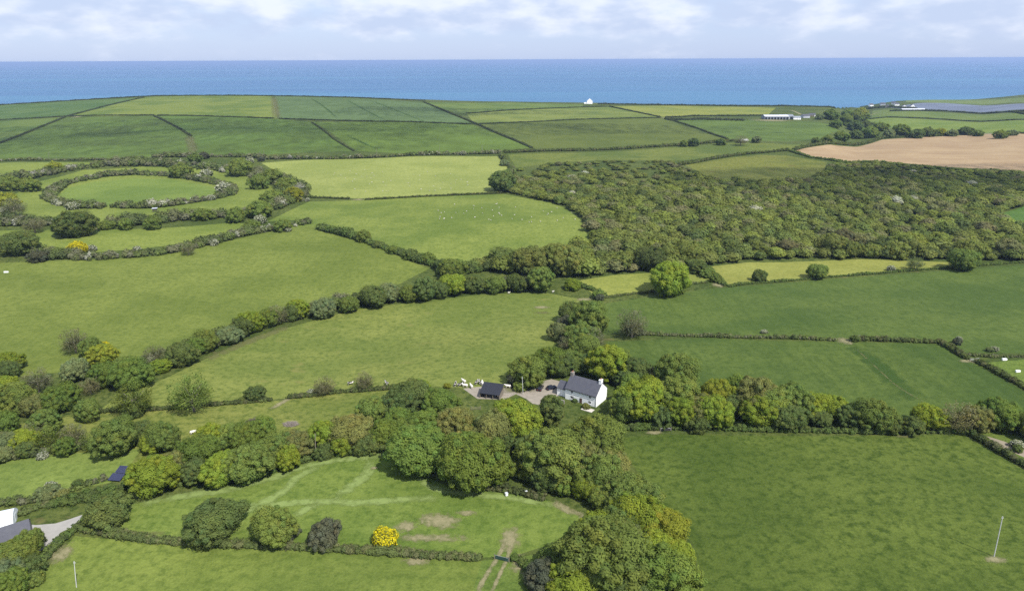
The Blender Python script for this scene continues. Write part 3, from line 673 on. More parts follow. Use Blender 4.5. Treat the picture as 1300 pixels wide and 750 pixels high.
# ------------------------------------------------------------------ hedges and thickets
PAL = {
 'hedge': [(0.098, 0.127, 0.046), (0.121, 0.152, 0.051), (0.083, 0.103, 0.041), (0.136, 0.143, 0.069)],
 'scrub': [(.145, .165, .070), (.125, .160, .060), (.165, .178, .090), (.105, .132, .054), (.18, .185, .115), (.15, .19, .06)],
 'green': [(0.115, 0.167, 0.048), (0.144, 0.190, 0.057), (0.103, 0.136, 0.048)],
 'far':   [(0.078, 0.097, 0.051), (0.092, 0.110, 0.057), (0.069, 0.085, 0.048)],
 'grassy': [(0.144, 0.178, 0.063), (0.121, 0.155, 0.057), (0.167, 0.178, 0.081)],
}
def hedge(px, w, h, pal, label, closed=False, world=False, name='hedge', gap=0, bloom=0, kind=None):
    P = [np.array(q) if world else np.array(gp(*q))[:2] for q in px]
    if closed: P.append(P[0])
    L = np.concatenate([[0], np.cumsum([np.linalg.norm(P[i + 1] - P[i]) for i in range(len(P) - 1)])])
    rng = np.random.default_rng(abs(hash(label)) % 1000003 if False else sum(map(ord, label)))
    ragged = pal in ('scrub', 'green')
    step = max(.42 * h, .35 * w * .5) * (1 if ragged else .72)
    C, Rd, T = [], [], []
    n_across = max(1, int(round(w / h * 1.05)))
    s = 0
    xs = np.array([p[0] for p in P]); ys = np.array([p[1] for p in P])
    while s < L[-1]:
        x, y = np.interp(s, L, xs), np.interp(s, L, ys)
        k = min(np.searchsorted(L, s, 'right'), len(P) - 1); t = P[k] - P[k - 1]; t = t / (np.linalg.norm(t) + 1e-9); nrm = np.array([-t[1], t[0]])
        lush = .92 + (.35 if ragged else .15) * math.sin(s / (h * 3.1) + rng.uniform(-.4, .4)) * rng.uniform(.3, 1) + .1 * rng.normal()
        for a in range(n_across):
            if gap and rng.random() < gap: continue
            o = (a + .5) / n_across - .5
            q = np.array([x, y]) + nrm * (o * w * .8 + rng.normal() * w * .06) + t * rng.normal() * step * .4
            hh = h * np.clip(lush * rng.uniform(.75, 1.2) * (1 - .5 * abs(o * 2) ** 2), .35, 1.5)
            r = hh * .56
            C.append((q[0], q[1], gz_at(q[0], q[1]) + hh * .42)); Rd.append(r)
            c = np.array(PAL[pal][rng.integers(len(PAL[pal]))]) * rng.uniform(.85, 1.15)
            if bloom and rng.random() < bloom: c = np.array((.42, .42, .36)) * rng.uniform(.6, 1.1)
            T.append(c)
        s += step * rng.uniform(.8, 1.2)
    C, Rd, T = np.array(C), np.array(Rd), np.array(T)
    dist = np.linalg.norm(C - CAM, axis=1)
    lf = np.clip(dist * .0019, .3, 2.2); lf = np.minimum(lf, Rd * .8)
    V, Q, tr, T, NN = leaves(C, Rd, lf, rng, 1.0, .95, .5, T, .85, len(C) < 260, -.5, 10)
    base = C[0].copy(); base[2] -= Rd[0] * .7
    me = npmesh(name, V - base, Q, tr, T, nrm=NN); me.materials.append(LEAF)
    o = link(name, me, None, tuple(base)); tag(o, label, 'hedge' if name == 'hedge' else 'thicket', None, kind)
    return o
HED = [
 # px polyline, width m, height m, palette, label
 ([(112,673),(180,685),(250,691),(330,693),(430,698),(520,704),(610,709)], 3.0, 1.9, 'grassy', 'low ragged hedge under the mown meadow with the yellow tree'),
 ([(652,708),(672,722),(700,735)], 3, 1.8, 'green', 'short ragged hedge right of the metal gate'),
 ([(1226,549),(1262,570),(1300,592),(1380,632)], 2.6, 2.2, 'hedge', 'clipped dark hedge in the right corner beside the dirt track'),
 ([(800,424),(900,427),(1000,429),(1061,432)], 3.4, 1.7, 'scrub', 'low hedge between the two dark right fields, left of the gateway'),
 ([(1086,431),(1140,433),(1194,435)], 3.4, 2.0, 'hedge', 'low hedge between the two dark right fields, right of the gateway'),
 ([(1192,434),(1212,446),(1228,456)], 3, 2.0, 'hedge', 'dark hedge running down from the field corner to the right gate'),
 ([(1242,460),(1270,475),(1300,492),(1400,545)], 3, 2.0, 'hedge', 'dark hedge below the paddock with white troughs'),
 ([(1230,451),(1260,453),(1300,453),(1400,455)], 2.5, 1.2, 'scrub', 'low hedge above the paddock with white troughs'),
 ([(762,379),(788,375),(825,371),(871,361),(898,359)], 2.5, 1.3, 'grassy', 'low grassy hedge bank under the big round oak'),
 ([(926,364),(941,361),(1050,352),(1130,346),(1210,340),(1300,333),(1400,328)], 2.5, 1.5, 'green', 'long hedge bank below the pale meadow strip'),
 ([(896,340),(905,352),(921,363)], 5, 3, 'green', 'thick short hedge between the two pale meadows'),
 ([(122,523),(200,520),(300,512),(345,508)], 2.6, 1.6, 'hedge', 'low hedge under the cow pasture, left of the muddy gap'),
 ([(368,505),(430,498),(500,493),(530,491)], 2.8, 1.7, 'hedge', 'low hedge under the cow pasture, right of the muddy gap'),
 ([(405,291),(440,299),(490,316),(530,331),(560,340),(600,348)], 7, 4.6, 'green', 'bushy hedge between the plain pasture and the sheep pasture'),
 ([(387,251),(420,252),(444,253)], 2.6, 2.0, 'hedge', 'short hedge below the pale sheep pasture, left of the red gateway'),
 ([(465,254),(520,251),(560,249),(640,245)], 2.6, 2.0, 'hedge', 'hedge below the pale sheep pasture, right of the red gateway'),
 ([(635,198),(643,206),(650,216),(646,228)], 7, 5, 'scrub', 'hedge down the right side of the pale sheep pasture'),
 ([(-90,205),(0,204.5),(70,204),(140,203),(182,201)], 6, 3.5, 'scrub', 'far hedge below the dark hill field, with white hawthorn along it'),
 ([(195,200),(245,199),(300,199),(335,201)], 9, 5.5, 'scrub', 'far bushy hedge above the ring earthwork'),
 ([(340,202),(420,202),(520,197.5),(636,194.5)], 9, 4.6, 'scrub', 'far lane hedge above the pale sheep pasture'),
 ([(640,194),(720,192),(800,189),(880,183.5),(932,179)], 7, 4, 'hedge', 'dark far hedge below the olive field'),
 ([(-90,155),(0,152.5),(85,148)], 4, 2, 'far', 'far hill hedge at the left edge'),
 ([(88,148),(130,146.8),(195,146.5)], 4, 2, 'far', 'far hill hedge left of the brown track top'),
 ([(200,147),(280,148.5),(347,150.5)], 4, 2.2, 'far', 'far hill hedge below the yellow green crest field'),
 ([(355,151),(470,154.5),(600,158)], 4, 2, 'far', 'far hill hedge below the bluish crop'),
 ([(602,158),(720,152.6),(838,149.7)], 4, 2, 'far', 'far hedge above the large olive field'),
 ([(85,148),(130,136),(183,124)], 5, 2.2, 'far', 'far diagonal hedge climbing to the left skyline'),
 ([(83,149),(50,162),(0,182),(-60,204)], 5, 2.0, 'far', 'faint far diagonal hedge at the left edge'),
 ([(196,147.5),(230,164.5),(243,173)], 4, 2, 'far', 'far diagonal hedge at the top of the brown track'),
 ([(396,156),(424,177),(449,192)], 3, 1.4, 'far', 'thin far diagonal hedge between two green hill fields'),
 ([(538,130),(574,145),(610,160),(640,173),(675,188)], 5, 2.4, 'far', 'long dark diagonal hedge down the far hill'),
 ([(592,144.3),(655,139.6),(740,136.3),(770,135.5)], 4, 2, 'far', 'far hedge above the pale hedged field'),
 ([(774,135.5),(805,142),(838,149)], 4.5, 2.4, 'far', 'far diagonal hedge right of the white coast house'),
 ([(845,150.5),(890,165),(924,177)], 4.5, 2.4, 'far', 'far diagonal hedge right of the olive field'),
 ([(845,149.5),(880,147.8),(975,147)], 6, 3, 'far', 'far hedge left of the grey farm sheds'),
 ([(1008,191),(1050,182.5),(1120,176),(1200,172.5),(1245,170)], 7, 4, 'hedge', 'hedge along the top of the ploughed field'),
 ([(1262,169.5),(1300,170),(1400,170)], 7, 4, 'hedge', 'short hedge at the top right of the ploughed field'),
 ([(1004,192.5),(1030,200.5),(1060,205),(1100,206),(1200,215),(1300,220),(1400,225)], 5, 3, 'green', 'hedge between the ploughed field and the scrub wood'),
 ([(862,210),(900,203),(950,195.5),(1002,191)], 7, 3.5, 'hedge', 'hedge above the rough clearing in the wood'),
 ([(1104,151.5),(1200,152),(1290,152.3),(1400,152.5)], 4, 2.2, 'far', 'far hedge between the two strip fields below the village'),
 ([(1130,141.5),(1200,141.5),(1290,142),(1400,142)], 6, 4, 'far', 'far dark hedge just below the grey plastic strips'),
 ([(-90,138),(0,133.5),(100,127.5),(200,122),(300,121.5),(400,123),(540,128)], 5, 2.4, 'far', 'dark clifftop hedge along the left skyline'),
 ([(760,132.5),(860,134),(960,135),(1060,136.5)], 8, 3.2, 'far', 'dark clifftop hedge along the skyline above the farm sheds'),
 ([(36,319),(60,326),(120,329),(200,323),(260,311),(310,298),(350,291),(392,283)], 13, 5.6, 'scrub', 'wide scrubby hedge below the ring earthwork with hawthorn in it'),
 ([(-90,322),(0,318),(36,321)], 12, 5.2, 'scrub', 'scrubby hedge at the left edge below the ring earthwork'),
 ([(-60,645),(0,640),(40,637),(80,626),(110,616),(138,606)], 3.5, 2.0, 'scrub', 'scrubby hedge below the field with solar panels'),
 ([(70,640),(100,634),(140,628),(160,622)], 7, 2.4, 'green', 'overgrown bramble bank above the farm lane'),
 ([(24,654),(46,645),(64,640)], 3.0, 1.4, 'grassy', 'grassy bank beside the white polytunnel'),
 ([(102,672),(112,664),(128,660)], 4, 2.4, 'hedge', 'hedge end at the mouth of the farm lane'),
 ([(98,672),(86,680),(72,692),(60,704),(44,722),(22,742),(0,765)], 2.8, 1.8, 'green', 'curved hedge between the barn trees and the near left field'),
 ([(0,585),(60,573),(130,566),(185,562)], 5, 2.2, 'scrub', 'scrubby undergrowth below the trees above the solar panels'),
 ([(165,620),(230,612),(320,605),(390,583)], 5, 2.0, 'green', 'undergrowth along the foot of the meadow tree belt, left half'),
 ([(395,580),(450,573),(520,568)], 5, 2.0, 'green', 'undergrowth along the foot of the meadow tree belt, right half'),
 ([(545,600),(600,617),(645,622),(690,632)], 4, 1.8, 'hedge', 'shaded undergrowth below the biggest oaks'),
 ([(780,545),(840,543),(920,545),(1000,547),(1110,549),(1222,548)], 3.5, 1.9, 'green', 'hedge at the foot of the right tree row'),
 ([(848,152.5),(890,151.5),(945,153)], 30, 3.5, 'far', 'low dark far scrub patch left of the farm yard'),
 ([(1100,139),(1115,137),(1160,138.5)], 25, 5, 'far', 'dark shelter hedge around the coast village'),
 ([(1280,142.5),(1300,145),(1320,150)], 8, 4, 'far', 'far dark diagonal hedge at the right edge below the plastic strips'),
]
for px, w, h, pal, lb in HED:
    hedge(px, w, h, pal, lb, bloom=.06 if 'hawthorn' in lb or 'lane hedge' in lb else 0)
# streamside thicket and ring banks
hedge([(192,464),(250,443),(320,416),(390,397),(450,384),(520,373),(600,364),(690,362)], 15, 4.8, 'scrub', 'long thicket of bushes along the stream below the plain pasture', name='thicket')
hedge([(560,345),(600,342),(650,338)], 16, 5, 'green', 'short thicket joining the stream strip to the scrub wood', name='thicket')
hedge([(728,360),(745,366),(765,372)], 4, 2, 'green', 'small thicket between stream and pale meadow wedge', name='thicket')
hedge(RING_MID, 14, 5.6, 'scrub', 'scrub covered inner bank circling the centre of the ring earthwork', name='thicket', bloom=.03)
hedge([(-60,290),(0,285),(60,285),(113,286)], 18, 7, 'scrub', 'scrub on the outer ring bank, left of the path gap', name='thicket', bloom=.03)
hedge([(138,287),(190,283),(223,279),(257,276),(291,275),(325,271),(352,263),(371,254)], 19, 7.2, 'scrub', 'scrub on the near outer bank of the ring earthwork', name='thicket', bloom=.02)
hedge([(371,254),(376,243),(359,231),(325,222),(291,215.5),(250,211.5),(217,209.5)], 34, 8, 'scrub', 'wide scrub on the right outer bank of the ring earthwork', name='thicket', bloom=.02)
hedge([(217,209.5),(180,208.5),(142,209.5),(102,213),(68,219),(44,225),(14,230),(-30,243),(-70,262)], 24, 7.5, 'scrub', 'scrub on the far left outer bank of the ring earthwork', name='thicket', bloom=.02)

# ------------------------------------------------------------------ the scrub wood: one mass of low trees
def inside(P, x, y):
    c = np.zeros(len(x), bool); n = len(P)
    for i in range(n):
        (x0, y0), (x1, y1) = P[i], P[(i + 1) % n]
        k = ((y0 > y) != (y1 > y)) & (x < (x1 - x0) * (y - y0) / (y1 - y0 + 1e-12) + x0); c ^= k
    return c
WOOD_PX = [(652,218),(700,210),(780,205),(850,206),(872,216),(905,229),(960,233),(1010,232),(1045,221),(1060,207),(1120,207),(1200,216),(1300,221),(1400,226),(1400,242),(1300,260),(1255,274),(1275,287),(1310,290),(1400,302),(1400,330),(1300,331),(1210,330),(1095,327),(950,330),(900,335),(850,342),(790,346),(735,352),(690,352),(640,346),(600,340),(640,334),(690,332),(750,314),(752,305),(742,282),(720,263),(700,257),(645,244),(650,232)]
WP = [tuple(np.array(gp(*q))[:2]) for q in WOOD_PX]
wx = [p[0] for p in WP]; wy = [p[1] for p in WP]
def lowtree(seed):
    rng = np.random.default_rng(seed); n = 11
    C = [(.0, .0, .40)]; Rd = [.40]
    for i in range(n):
        q = i * 2.4 + rng.normal() * .3; s = rng.uniform(.12, .36)
        C.append((math.cos(q) * s, math.sin(q) * s, rng.uniform(.56, .68) - 1.1 * s * s * 2.2)); Rd.append(rng.uniform(.13, .2))
    hue = rng.normal(size=n + 1)
    bc = np.column_stack([1 + .03 * hue, np.ones(n + 1), 1 - .03 * hue]) * rng.uniform(.93, 1.07, n + 1)[:, None]
    return leaves(C, Rd, .085, rng, 1.15, 1, .35, bc, .85, True, -.3, 8)
LOW = [lowtree(900 + i) for i in range(8)]
cand = RNG.uniform((min(wx), min(wy)), (max(wx), max(wy)), (30000, 2))
cand = cand[inside(WP, cand[:, 0], cand[:, 1])]
sel, cell = [], {}
for p in cand:
    md = 6.3 if p[1] < 760 else 7.0
    k = (int(p[0] // 7), int(p[1] // 7)); ok = True
    for i in (-1, 0, 1):
        for j in (-1, 0, 1):
            for q in cell.get((k[0] + i, k[1] + j), ()):
                if (p[0] - q[0]) ** 2 + (p[1] - q[1]) ** 2 < md * md: ok = False
    if ok: cell.setdefault(k, []).append(p); sel.append(p)
sel = np.array(sel)
WC = [((.190, .222, .062), 6), ((.205, .232, .070), 5), ((.160, .200, .060), 4), ((.120, .152, .054), 2), ((.215, .225, .100), 3), ((.225, .265, .066), 3), ((.205, .20, .10), 1)]
wc = np.array([c for c, k in WC for _ in range(k)])
Vs, Qs, Ts, Cs, Ns = [], [], [], [], []
nv = 0
front = []
edge = inside([tuple(np.array(gp(*q))[:2]) for q in [(600,338),(690,336),(750,318),(790,332),(850,328),(900,321),(950,317),(1100,314),(1300,316),(1420,316),(1420,335),(1300,334),(1210,333),(1095,330),(950,333),(900,338),(850,345),(735,354),(690,356),(600,346)]], sel[:, 0], sel[:, 1])
for i, p in enumerate(sel):
    r = np.random.default_rng(5000 + i)
    far = sm(590, 800, p[1])
    low = .5 + .5 * math.sin(p[0] / 47 + 1) * math.cos(p[1] / 61)
    D = (10.6 + 3.2 * low) * r.uniform(.72, 1.35) * (1 - .22 * far)
    hh = D * r.uniform(.46, .70) * (1 - .35 * far)
    if far > .3 and p[0] < 170 and r.random() < .46 + .3 * math.sin(p[0] / 23) * math.cos(p[1] / 31): continue
    col = wc[r.integers(len(wc))] * r.uniform(.85, 1.15)
    if r.random() < .006: col = np.array((.45, .45, .38))
    if edge[i] and len(front) < 44 and r.random() < .5 and p[0] < 420 and col[2] < .2:
        front.append((p, D, col)); continue
    V, Q, T3, T, NN = LOW[r.integers(8)]
    a = r.uniform(0, 6.28); ca, sa = math.cos(a) * D, math.sin(a) * D
    W = np.column_stack([V[:, 0] * ca - V[:, 1] * sa + p[0], V[:, 0] * sa + V[:, 1] * ca + p[1], V[:, 2] * hh * 1.15 + gz_at(p[0], p[1]) - .3])
    Vs.append(W); Qs.append(Q + nv); Ts.append(T3 + nv); Cs.append(T * col); nv += len(V)
    ca, sa = math.cos(a), math.sin(a); Ns.append(np.column_stack([NN[:, 0] * ca - NN[:, 1] * sa, NN[:, 0] * sa + NN[:, 1] * ca, NN[:, 2]]))
me = npmesh('scrub_woodland', np.vstack(Vs), np.vstack(Qs), np.vstack(Ts), np.vstack(Cs), nrm=np.vstack(Ns)); me.materials.append(LEAF)
tag(link('scrub_woodland', me), 'dense mass of low mixed scrub woodland filling the valley at right', 'woodland', None, 'stuff')
front.sort(key=lambda t: t[0][0] / t[0][1])
for i, (p, D, col) in enumerate(front):
    e = put_tree(p[0], p[1], D * 1.12, 'olive', random.Random(i).choice(['round', 'dome', 'bush']))
    e.name = 'broadleaf_tree'
    for c in e.children:
        if c.name.startswith('crown'): c.color = (*[float(q) for q in col], 1)
    tag(e, f'low tree on the near edge of the scrub wood, {ordn(i)} from the left' if i else 'low tree on the near edge of the scrub wood, leftmost of them', 'tree', 'front trees of the scrub wood')

# ------------------------------------------------------------------ worn earth, tracks and mown paths lying on the sward
EARTH = fademat('bare_earth', A(174, 164, 126), A(142, 140, 98), .5, .5, .88)
MOWN = fademat('mown_grass', A(154, 170, 100), A(140, 160, 86), .35, .5, .92)
WORN = fademat('worn_grass', A(138, 136, 88), A(118, 122, 74), .3, .45, .6)
LUSH = fademat('lush_grass', A(68, 98, 42), A(74, 104, 44), .2, .5, .55)
def ribbon(name, px, w, mat, label, cat, lift=.06, kind='structure'):
    P = [np.array(gp(*q))[:2] for q in px]
    L = np.concatenate([[0], np.cumsum([np.linalg.norm(P[i + 1] - P[i]) for i in range(len(P) - 1)])])
    n = max(4, int(L[-1] / 1.6)); S = np.linspace(0, L[-1], n)
    # smooth centre line
    X = np.interp(S, L, [p[0] for p in P]); Y = np.interp(S, L, [p[1] for p in P])
    k = max(1, n // (len(P) * 2))
    if n > 12 and len(P) > 2:
        ker = np.ones(2 * k + 1) / (2 * k + 1)
        Xp = np.pad(X, k, mode='reflect', reflect_type='odd'); Yp = np.pad(Y, k, mode='reflect', reflect_type='odd')
        X, Y = np.convolve(Xp, ker, 'valid'), np.convolve(Yp, ker, 'valid')
    tx, ty = np.gradient(X), np.gradient(Y); l = np.hypot(tx, ty) + 1e-9; nx, ny = -ty / l, tx / l
    offs = [-.62, -.3, 0, .3, .62]; fd = [-.35, .62, .95, .62, -.35]
    V, Fd = [], []
    for i in range(n):
        e = min(1, 4 * min(i, n - 1 - i) / n + .25)
        for o, f in zip(offs, fd):
            x, y = X[i] + nx[i] * o * w * 1.3, Y[i] + ny[i] * o * w * 1.3
            V.append((x, y, gz_at(x, y) + lift)); Fd.append(f * e)
    Q = [(i * 5 + j, i * 5 + j + 1, (i + 1) * 5 + j + 1, (i + 1) * 5 + j) for i in range(n - 1) for j in range(4)]
    o = link(name, npmesh(name, V, Q, None, None, Fd, True), mats=[mat]); return tag(o, label, cat, None, kind)
def patch(name, px, py, rx, ry, mat, label, cat='ground', rot=0, lift=.07):
    c = gp(px, py); V, Fd, Q, T3 = [], [], [], []
    n, m = 24, 5
    V.append((c.x, c.y, gz_at(c.x, c.y) + lift)); Fd.append(1.1)
    for j in range(1, m + 1):
        for i in range(n):
            q = 2 * math.pi * i / n; s = j / m
            u, v = math.cos(q) * s * rx * 1.35, math.sin(q) * s * ry * 1.35
            x, y = c.x + u * math.cos(rot) - v * math.sin(rot), c.y + u * math.sin(rot) + v * math.cos(rot)
            V.append((x, y, gz_at(x, y) + lift)); Fd.append(1.1 - 1.45 * s ** 1.3)
    for i in range(n): T3.append((0, 1 + i, 1 + (i + 1) % n))
    for j in range(m - 1):
        for i in range(n): Q.append((1 + j * n + i, 1 + (j + 1) * n + i, 1 + (j + 1) * n + (i + 1) % n, 1 + j * n + (i + 1) % n))
    o = link(name, npmesh(name, V, Q, T3, None, Fd, True), mats=[mat]); return tag(o, label, cat, None, 'structure')
for px, w, lb in [
 ([(165,640),(230,630),(290,622),(345,607),(390,590),(430,583),(480,579),(506,579)], 2.4, 'pale mown path along the top of the meadow'),
 ([(306,645),(322,641),(338,636),(352,629),(364,620),(372,611),(380,603),(394,596),(412,589)], 2.2, 'pale mown path branching left across the meadow'),
 ([(420,635),(428,630),(440,621),(452,613),(463,605),(469,598),(468,591),(467,586),(474,581)], 2.8, 'pale curved mown path in the middle of the meadow'),
 ([(300,652),(340,642),(380,637),(424,636),(450,640),(490,635),(560,632)], 2.2, 'pale mown path crossing the lower meadow'),
 ([(372,655),(390,645),(412,638)], 2.2, 'short pale mown path by the olive tree'),
 ([(530,604),(540,616),(560,623),(600,627),(660,633),(710,643)], 1.8, 'pale mown path under the big oaks')]:
    ribbon('mown_path', px, w * 1.35, MOWN, lb, 'path')
ribbon('dirt_track', [(602,760),(612,738),(625,718),(634,704),(640,690),(645,676)], 1.2, EARTH, 'left wheel rut of the dirt track through the metal gate', 'track')
ribbon('dirt_track', [(622,760),(628,742),(638,722),(646,704),(648,690),(650,672)], 1.0, EARTH, 'right wheel rut of the dirt track through the metal gate', 'track')
ribbon('dirt_track', [(655,703),(660,712),(655,727)], 3.4, EARTH, 'short muddy track beside the metal gate', 'track')
ribbon('dirt_track', [(344,519),(356,512),(368,505),(374,500)], 2.0, EARTH, 'muddy cattle track through the gap under the cow pasture', 'track')
ribbon('dirt_track', [(120,293),(128,288),(134,282)], 3.5, EARTH, 'pale dirt path through the gap in the outer ring bank', 'track')
ribbon('dirt_track', [(246,196),(244,186),(241,178),(240,172)], 12, WORN, 'brown worn track down the dark hill field', 'track')
for px, lb in [([(395,125),(412,136),(428,150)], 'leftmost tramline of the far bluish crop'), ([(440,127),(462,139),(490,153)], 'middle tramline of the far bluish crop'), ([(470,128),(510,143),(540,155)], 'rightmost tramline of the far bluish crop'),
               ([(440,172),(462,182),(480,190)], 'tramline pair in the sloping green hill field')]:
    ribbon('tramline', px, 4.5, LUSH, lb, 'track')
ribbon('worn_strip', [(352,151),(350,142),(349,133),(347,123)], 14, WORN, 'rough brown strip between the two crest fields', 'ground')
ribbon('worn_strip', [(262,458),(290,444),(330,428),(372,412)], 5, WORN, 'worn brown strip of the cow pasture beside the stream thicket', 'ground')
ribbon('lush_strip', [(1083,440),(1105,456),(1128,478),(1148,496),(1162,508)], 7, LUSH, 'dark lush diagonal strip across the right field', 'ground')
ribbon('dirt_track', [(1085,441),(1112,466),(1140,492),(1178,513)], .8, WORN, 'faint diagonal track across the right field', 'track')
ribbon('dirt_track', [(700,635),(720,648),(740,655)], 2.5, EARTH, 'pale dirt path at the foot of the oaks', 'track')
ribbon('dirt_track', [(1004,140),(1012,143),(1018,146)], 7, EARTH, 'pale lane running down to the grey farm sheds', 'track')
ribbon('dirt_track', [(1118,142),(1108,145),(1100,148)], 7, EARTH, 'pale lane running up to the coast village', 'track')
for a in [
 (687, 390, 5.2, 2.6, EARTH, 'upper bare oval patch at the top of the cow pasture'), (689, 397, 5.2, 2.2, WORN, 'lower bare oval patch at the top of the cow pasture'),
 (1262, 709, 2.6, 2.0, EARTH, 'bare earth circle round the leaning pole'), (1073, 433, 3.6, 4.5, EARTH, 'bare earth gateway between the two dark right fields'),
 (1228, 458, 3.4, 2.2, EARTH, 'bare earth beside the right field gate'), (455, 253.5, 6, 4, EARTH, 'reddish bare gateway below the pale sheep pasture'),
 (558, 661, 6.2, 3.6, EARTH, 'bigger bare patch right of the yellow tree'), (516, 667, 3.4, 2.8, EARTH, 'grey bare patch touching the yellow tree'),
 (590, 651, 3.0, 1.6, EARTH, 'small bare patch in the right of the meadow'), (528, 712, 3.4, 2.0, EARTH, 'bare patch below the meadow hedge'),
 (548, 683, 9, 2.0, EARTH, 'long worn patch above the meadow hedge'), (475, 594, 1.3, .8, EARTH, 'tiny bare spot on the curved mown path'),
 (79, 703, 2.8, 4.2, EARTH, 'bare triangle of earth beside the curved left hedge'), (980, 153, 40, 25, EARTH, 'pale yard in front of the grey farm sheds'),
 (830, 549, 3, 1.4, EARTH, 'trampled earth in front of the feed trough'), (912, 362, 4, 5, EARTH, 'bare gateway between the pale meadow and the dark right field'),
 (742, 380, 5, 3, EARTH, 'bare gateway at the top of the cow pasture'), (1252, 170, 16, 20, EARTH, 'pale gateway at the top of the ploughed field'),
 (845, 150, 14, 9, EARTH, 'pale gateway where three far hedges meet'), (97, 148.6, 10, 10, EARTH, 'pale gateway on the left far hill'),
 (180, 677, 7, 1.6, WORN, 'worn grass strip at the left end of the meadow'), (647, 682, 3.2, 5.5, EARTH, 'trampled earth above the metal gate'),
 (1150, 553, 5, 1.2, WORN, 'worn strip in front of the right tree row'), (650, 494, 9, 4, WORN, 'worn grass behind the black shed')]:
    patch('bare_patch', *a)

# ------------------------------------------------------------------ buildings
WHITE = plain('white_render', (.86, .86, .84), .8, .2, .035, .8)
SLATE = NT('slate')
_v = SLATE.pos(obj=True)
_br = SLATE.n('ShaderNodeTexBrick'); SLATE.l(_v, _br.inputs['Vector']); _br.inputs['Scale'].default_value = 2.2
_br.inputs['Color1'].default_value = (.074, .076, .094, 1); _br.inputs['Color2'].default_value = (.054, .056, .070, 1); _br.inputs['Mortar'].default_value = (.03, .03, .035, 1); _br.inputs['Mortar Size'].default_value = .012
_c = SLATE.mix(SLATE.maprange(SLATE.noise(_v, .7, 4, .65), .4, .7, 0, .5), _br.outputs['Color'], (.088, .088, .096))
SLATE = SLATE.done(SLATE.pbr(_c, .6, .35))
GLASS = plain('dark_glass', (.02, .024, .03), .15, .5, .1, 1)
STONE = plain('rubble_stone', (.26, .24, .21), .9, .1, .35, 2.5)
BLACK = plain('black_roof_sheet', (.022, .024, .032), .55, .35, .15, .6)
TIMBER = plain('grey_timber', (.22, .19, .15), .85, .1, .3, 3)
GREYMET = plain('galvanised_steel', (.36, .37, .38), .45, .5, .12, 2, .3)
PIPE = plain('galvanised_post', (.5, .5, .48), .5, .4, .1, 2)
POT = plain('terracotta', (.36, .16, .09), .85, .1, .2, 4)

def gable(root, L, W, he, hr, wallm, roofm, over=.3, th=.14, x0=0, y0=0, nm=('wall', 'roof')):
    """gabled block: length along -x from x0, depth along +y from y0"""
    b = MB(); b.prism([(y0, -.6), (y0 + W, -.6), (y0 + W, he), (y0 + W / 2, hr - .06), (y0, he)], 'x', x0 - L, x0)
    wl = b.build(nm[0], wallm, root)
    s = (hr - he) / (W / 2); r = MB()
    for sg in (0, 1):
        ya, yb = (y0 - over, y0 + W / 2) if sg == 0 else (y0 + W + over, y0 + W / 2)
        za = he - over * s + .05
        r.prism([(ya, za), (yb, hr + .05), (yb, hr + .05 + th), (ya, za + th)], 'x', x0 - L - over * .35, x0 + over * .35)
    rf = r.build(nm[1], roofm, root)
    return wl, rf
def window(root, x, z, w, h, y=0, axis='y', frame=WHITE):
    """window in the wall plane y = const (axis y, faces -y) or x = const (axis x, faces +x)"""
    f, g = MB(), MB(); t = .07
    def bx(m, u0, u1, z0, z1, d0, d1):
        if axis == 'y': m.box(u0, u1, y - d1, y - d0, z0, z1)
        else: m.box(y + d0, y + d1, u0, u1, z0, z1)
    for (a, b_, c, d) in ((x - w / 2, x + w / 2, z, z + t), (x - w / 2, x + w / 2, z + h - t, z + h), (x - w / 2, x - w / 2 + t, z + t, z + h - t), (x + w / 2 - t, x + w / 2, z + t, z + h - t), (x - t / 2, x + t / 2, z + t, z + h - t)):
        bx(f, a, b_, c, d, .012, .06)
    bx(f, x - w / 2 - .1, x + w / 2 + .1, z - .1, z - .003, .012, .14)
    bx(g, x - w / 2 + .02, x + w / 2 - .02, z + .02, z + h - .02, .004, .03)
    fr = f.build('window', frame, root); g.build('pane', GLASS, fr); return fr
# farmhouse
HX, HY, HYAW = 30.6, 224.4, -.60
hz = gz_at(HX - 5, HY + 5)
house = empty('farmhouse', (HX, HY, hz), HYAW)
tag(house, 'white cottage with grey slate roof and gable chimneys among the trees', 'house')
HL, HW, HE, HR = 13.0, 8.6, 4.5, 8.2
gable(house, HL, HW, HE, HR, WHITE, SLATE)
for x, mt in ((-HL + .55, STONE), (-.55, WHITE)):
    b = MB(); b.box(x - .5, x + .5, HW / 2 - .7, HW / 2 + .7, HR - 1.0, HR + 1.1); b.box(x - .58, x + .58, HW / 2 - .78, HW / 2 + .78, HR + 1.1, HR + 1.25)
    ch = b.build('chimney', mt, house)
    b = MB()
    for dy in (-.35, .35): b.tube([(x, HW / 2 + dy, HR + 1.2), (x, HW / 2 + dy, HR + 1.75)], [.17, .13], 8)
    b.build('chimney_pot', POT, ch)
for x, z, w, h in ((-10.2, 2.9, .9, 1.15), (-2.6, 2.9, .9, 1.15), (-10.0, .7, 1.4, 1.3), (-2.6, .8, 1.1, 1.25)):
    window(house, x, z, w, h)
b = MB(); b.box(-6.8, -5.8, -.09, -.01, 0, 2.05); dr = b.build('door', plain('door_paint', (.10, .05, .035), .5, .4), house)
b = MB(); b.box(-5.98, -5.92, -.13, -.09, .95, 1.1); b.build('handle', GREYMET, dr)
gable(house, 4.2, 5.0, 3.0, 5.0, WHITE, SLATE, x0=-HL - .06, y0=1.2, nm=('wing_wall', 'wing_roof'))
b = MB(); b.tube([(-.1, -.1, 0), (-.1, -.1, HE - .1)], .05, 6); b.build('drainpipe', plain('black_plastic', (.02, .02, .02), .4, .4), house)
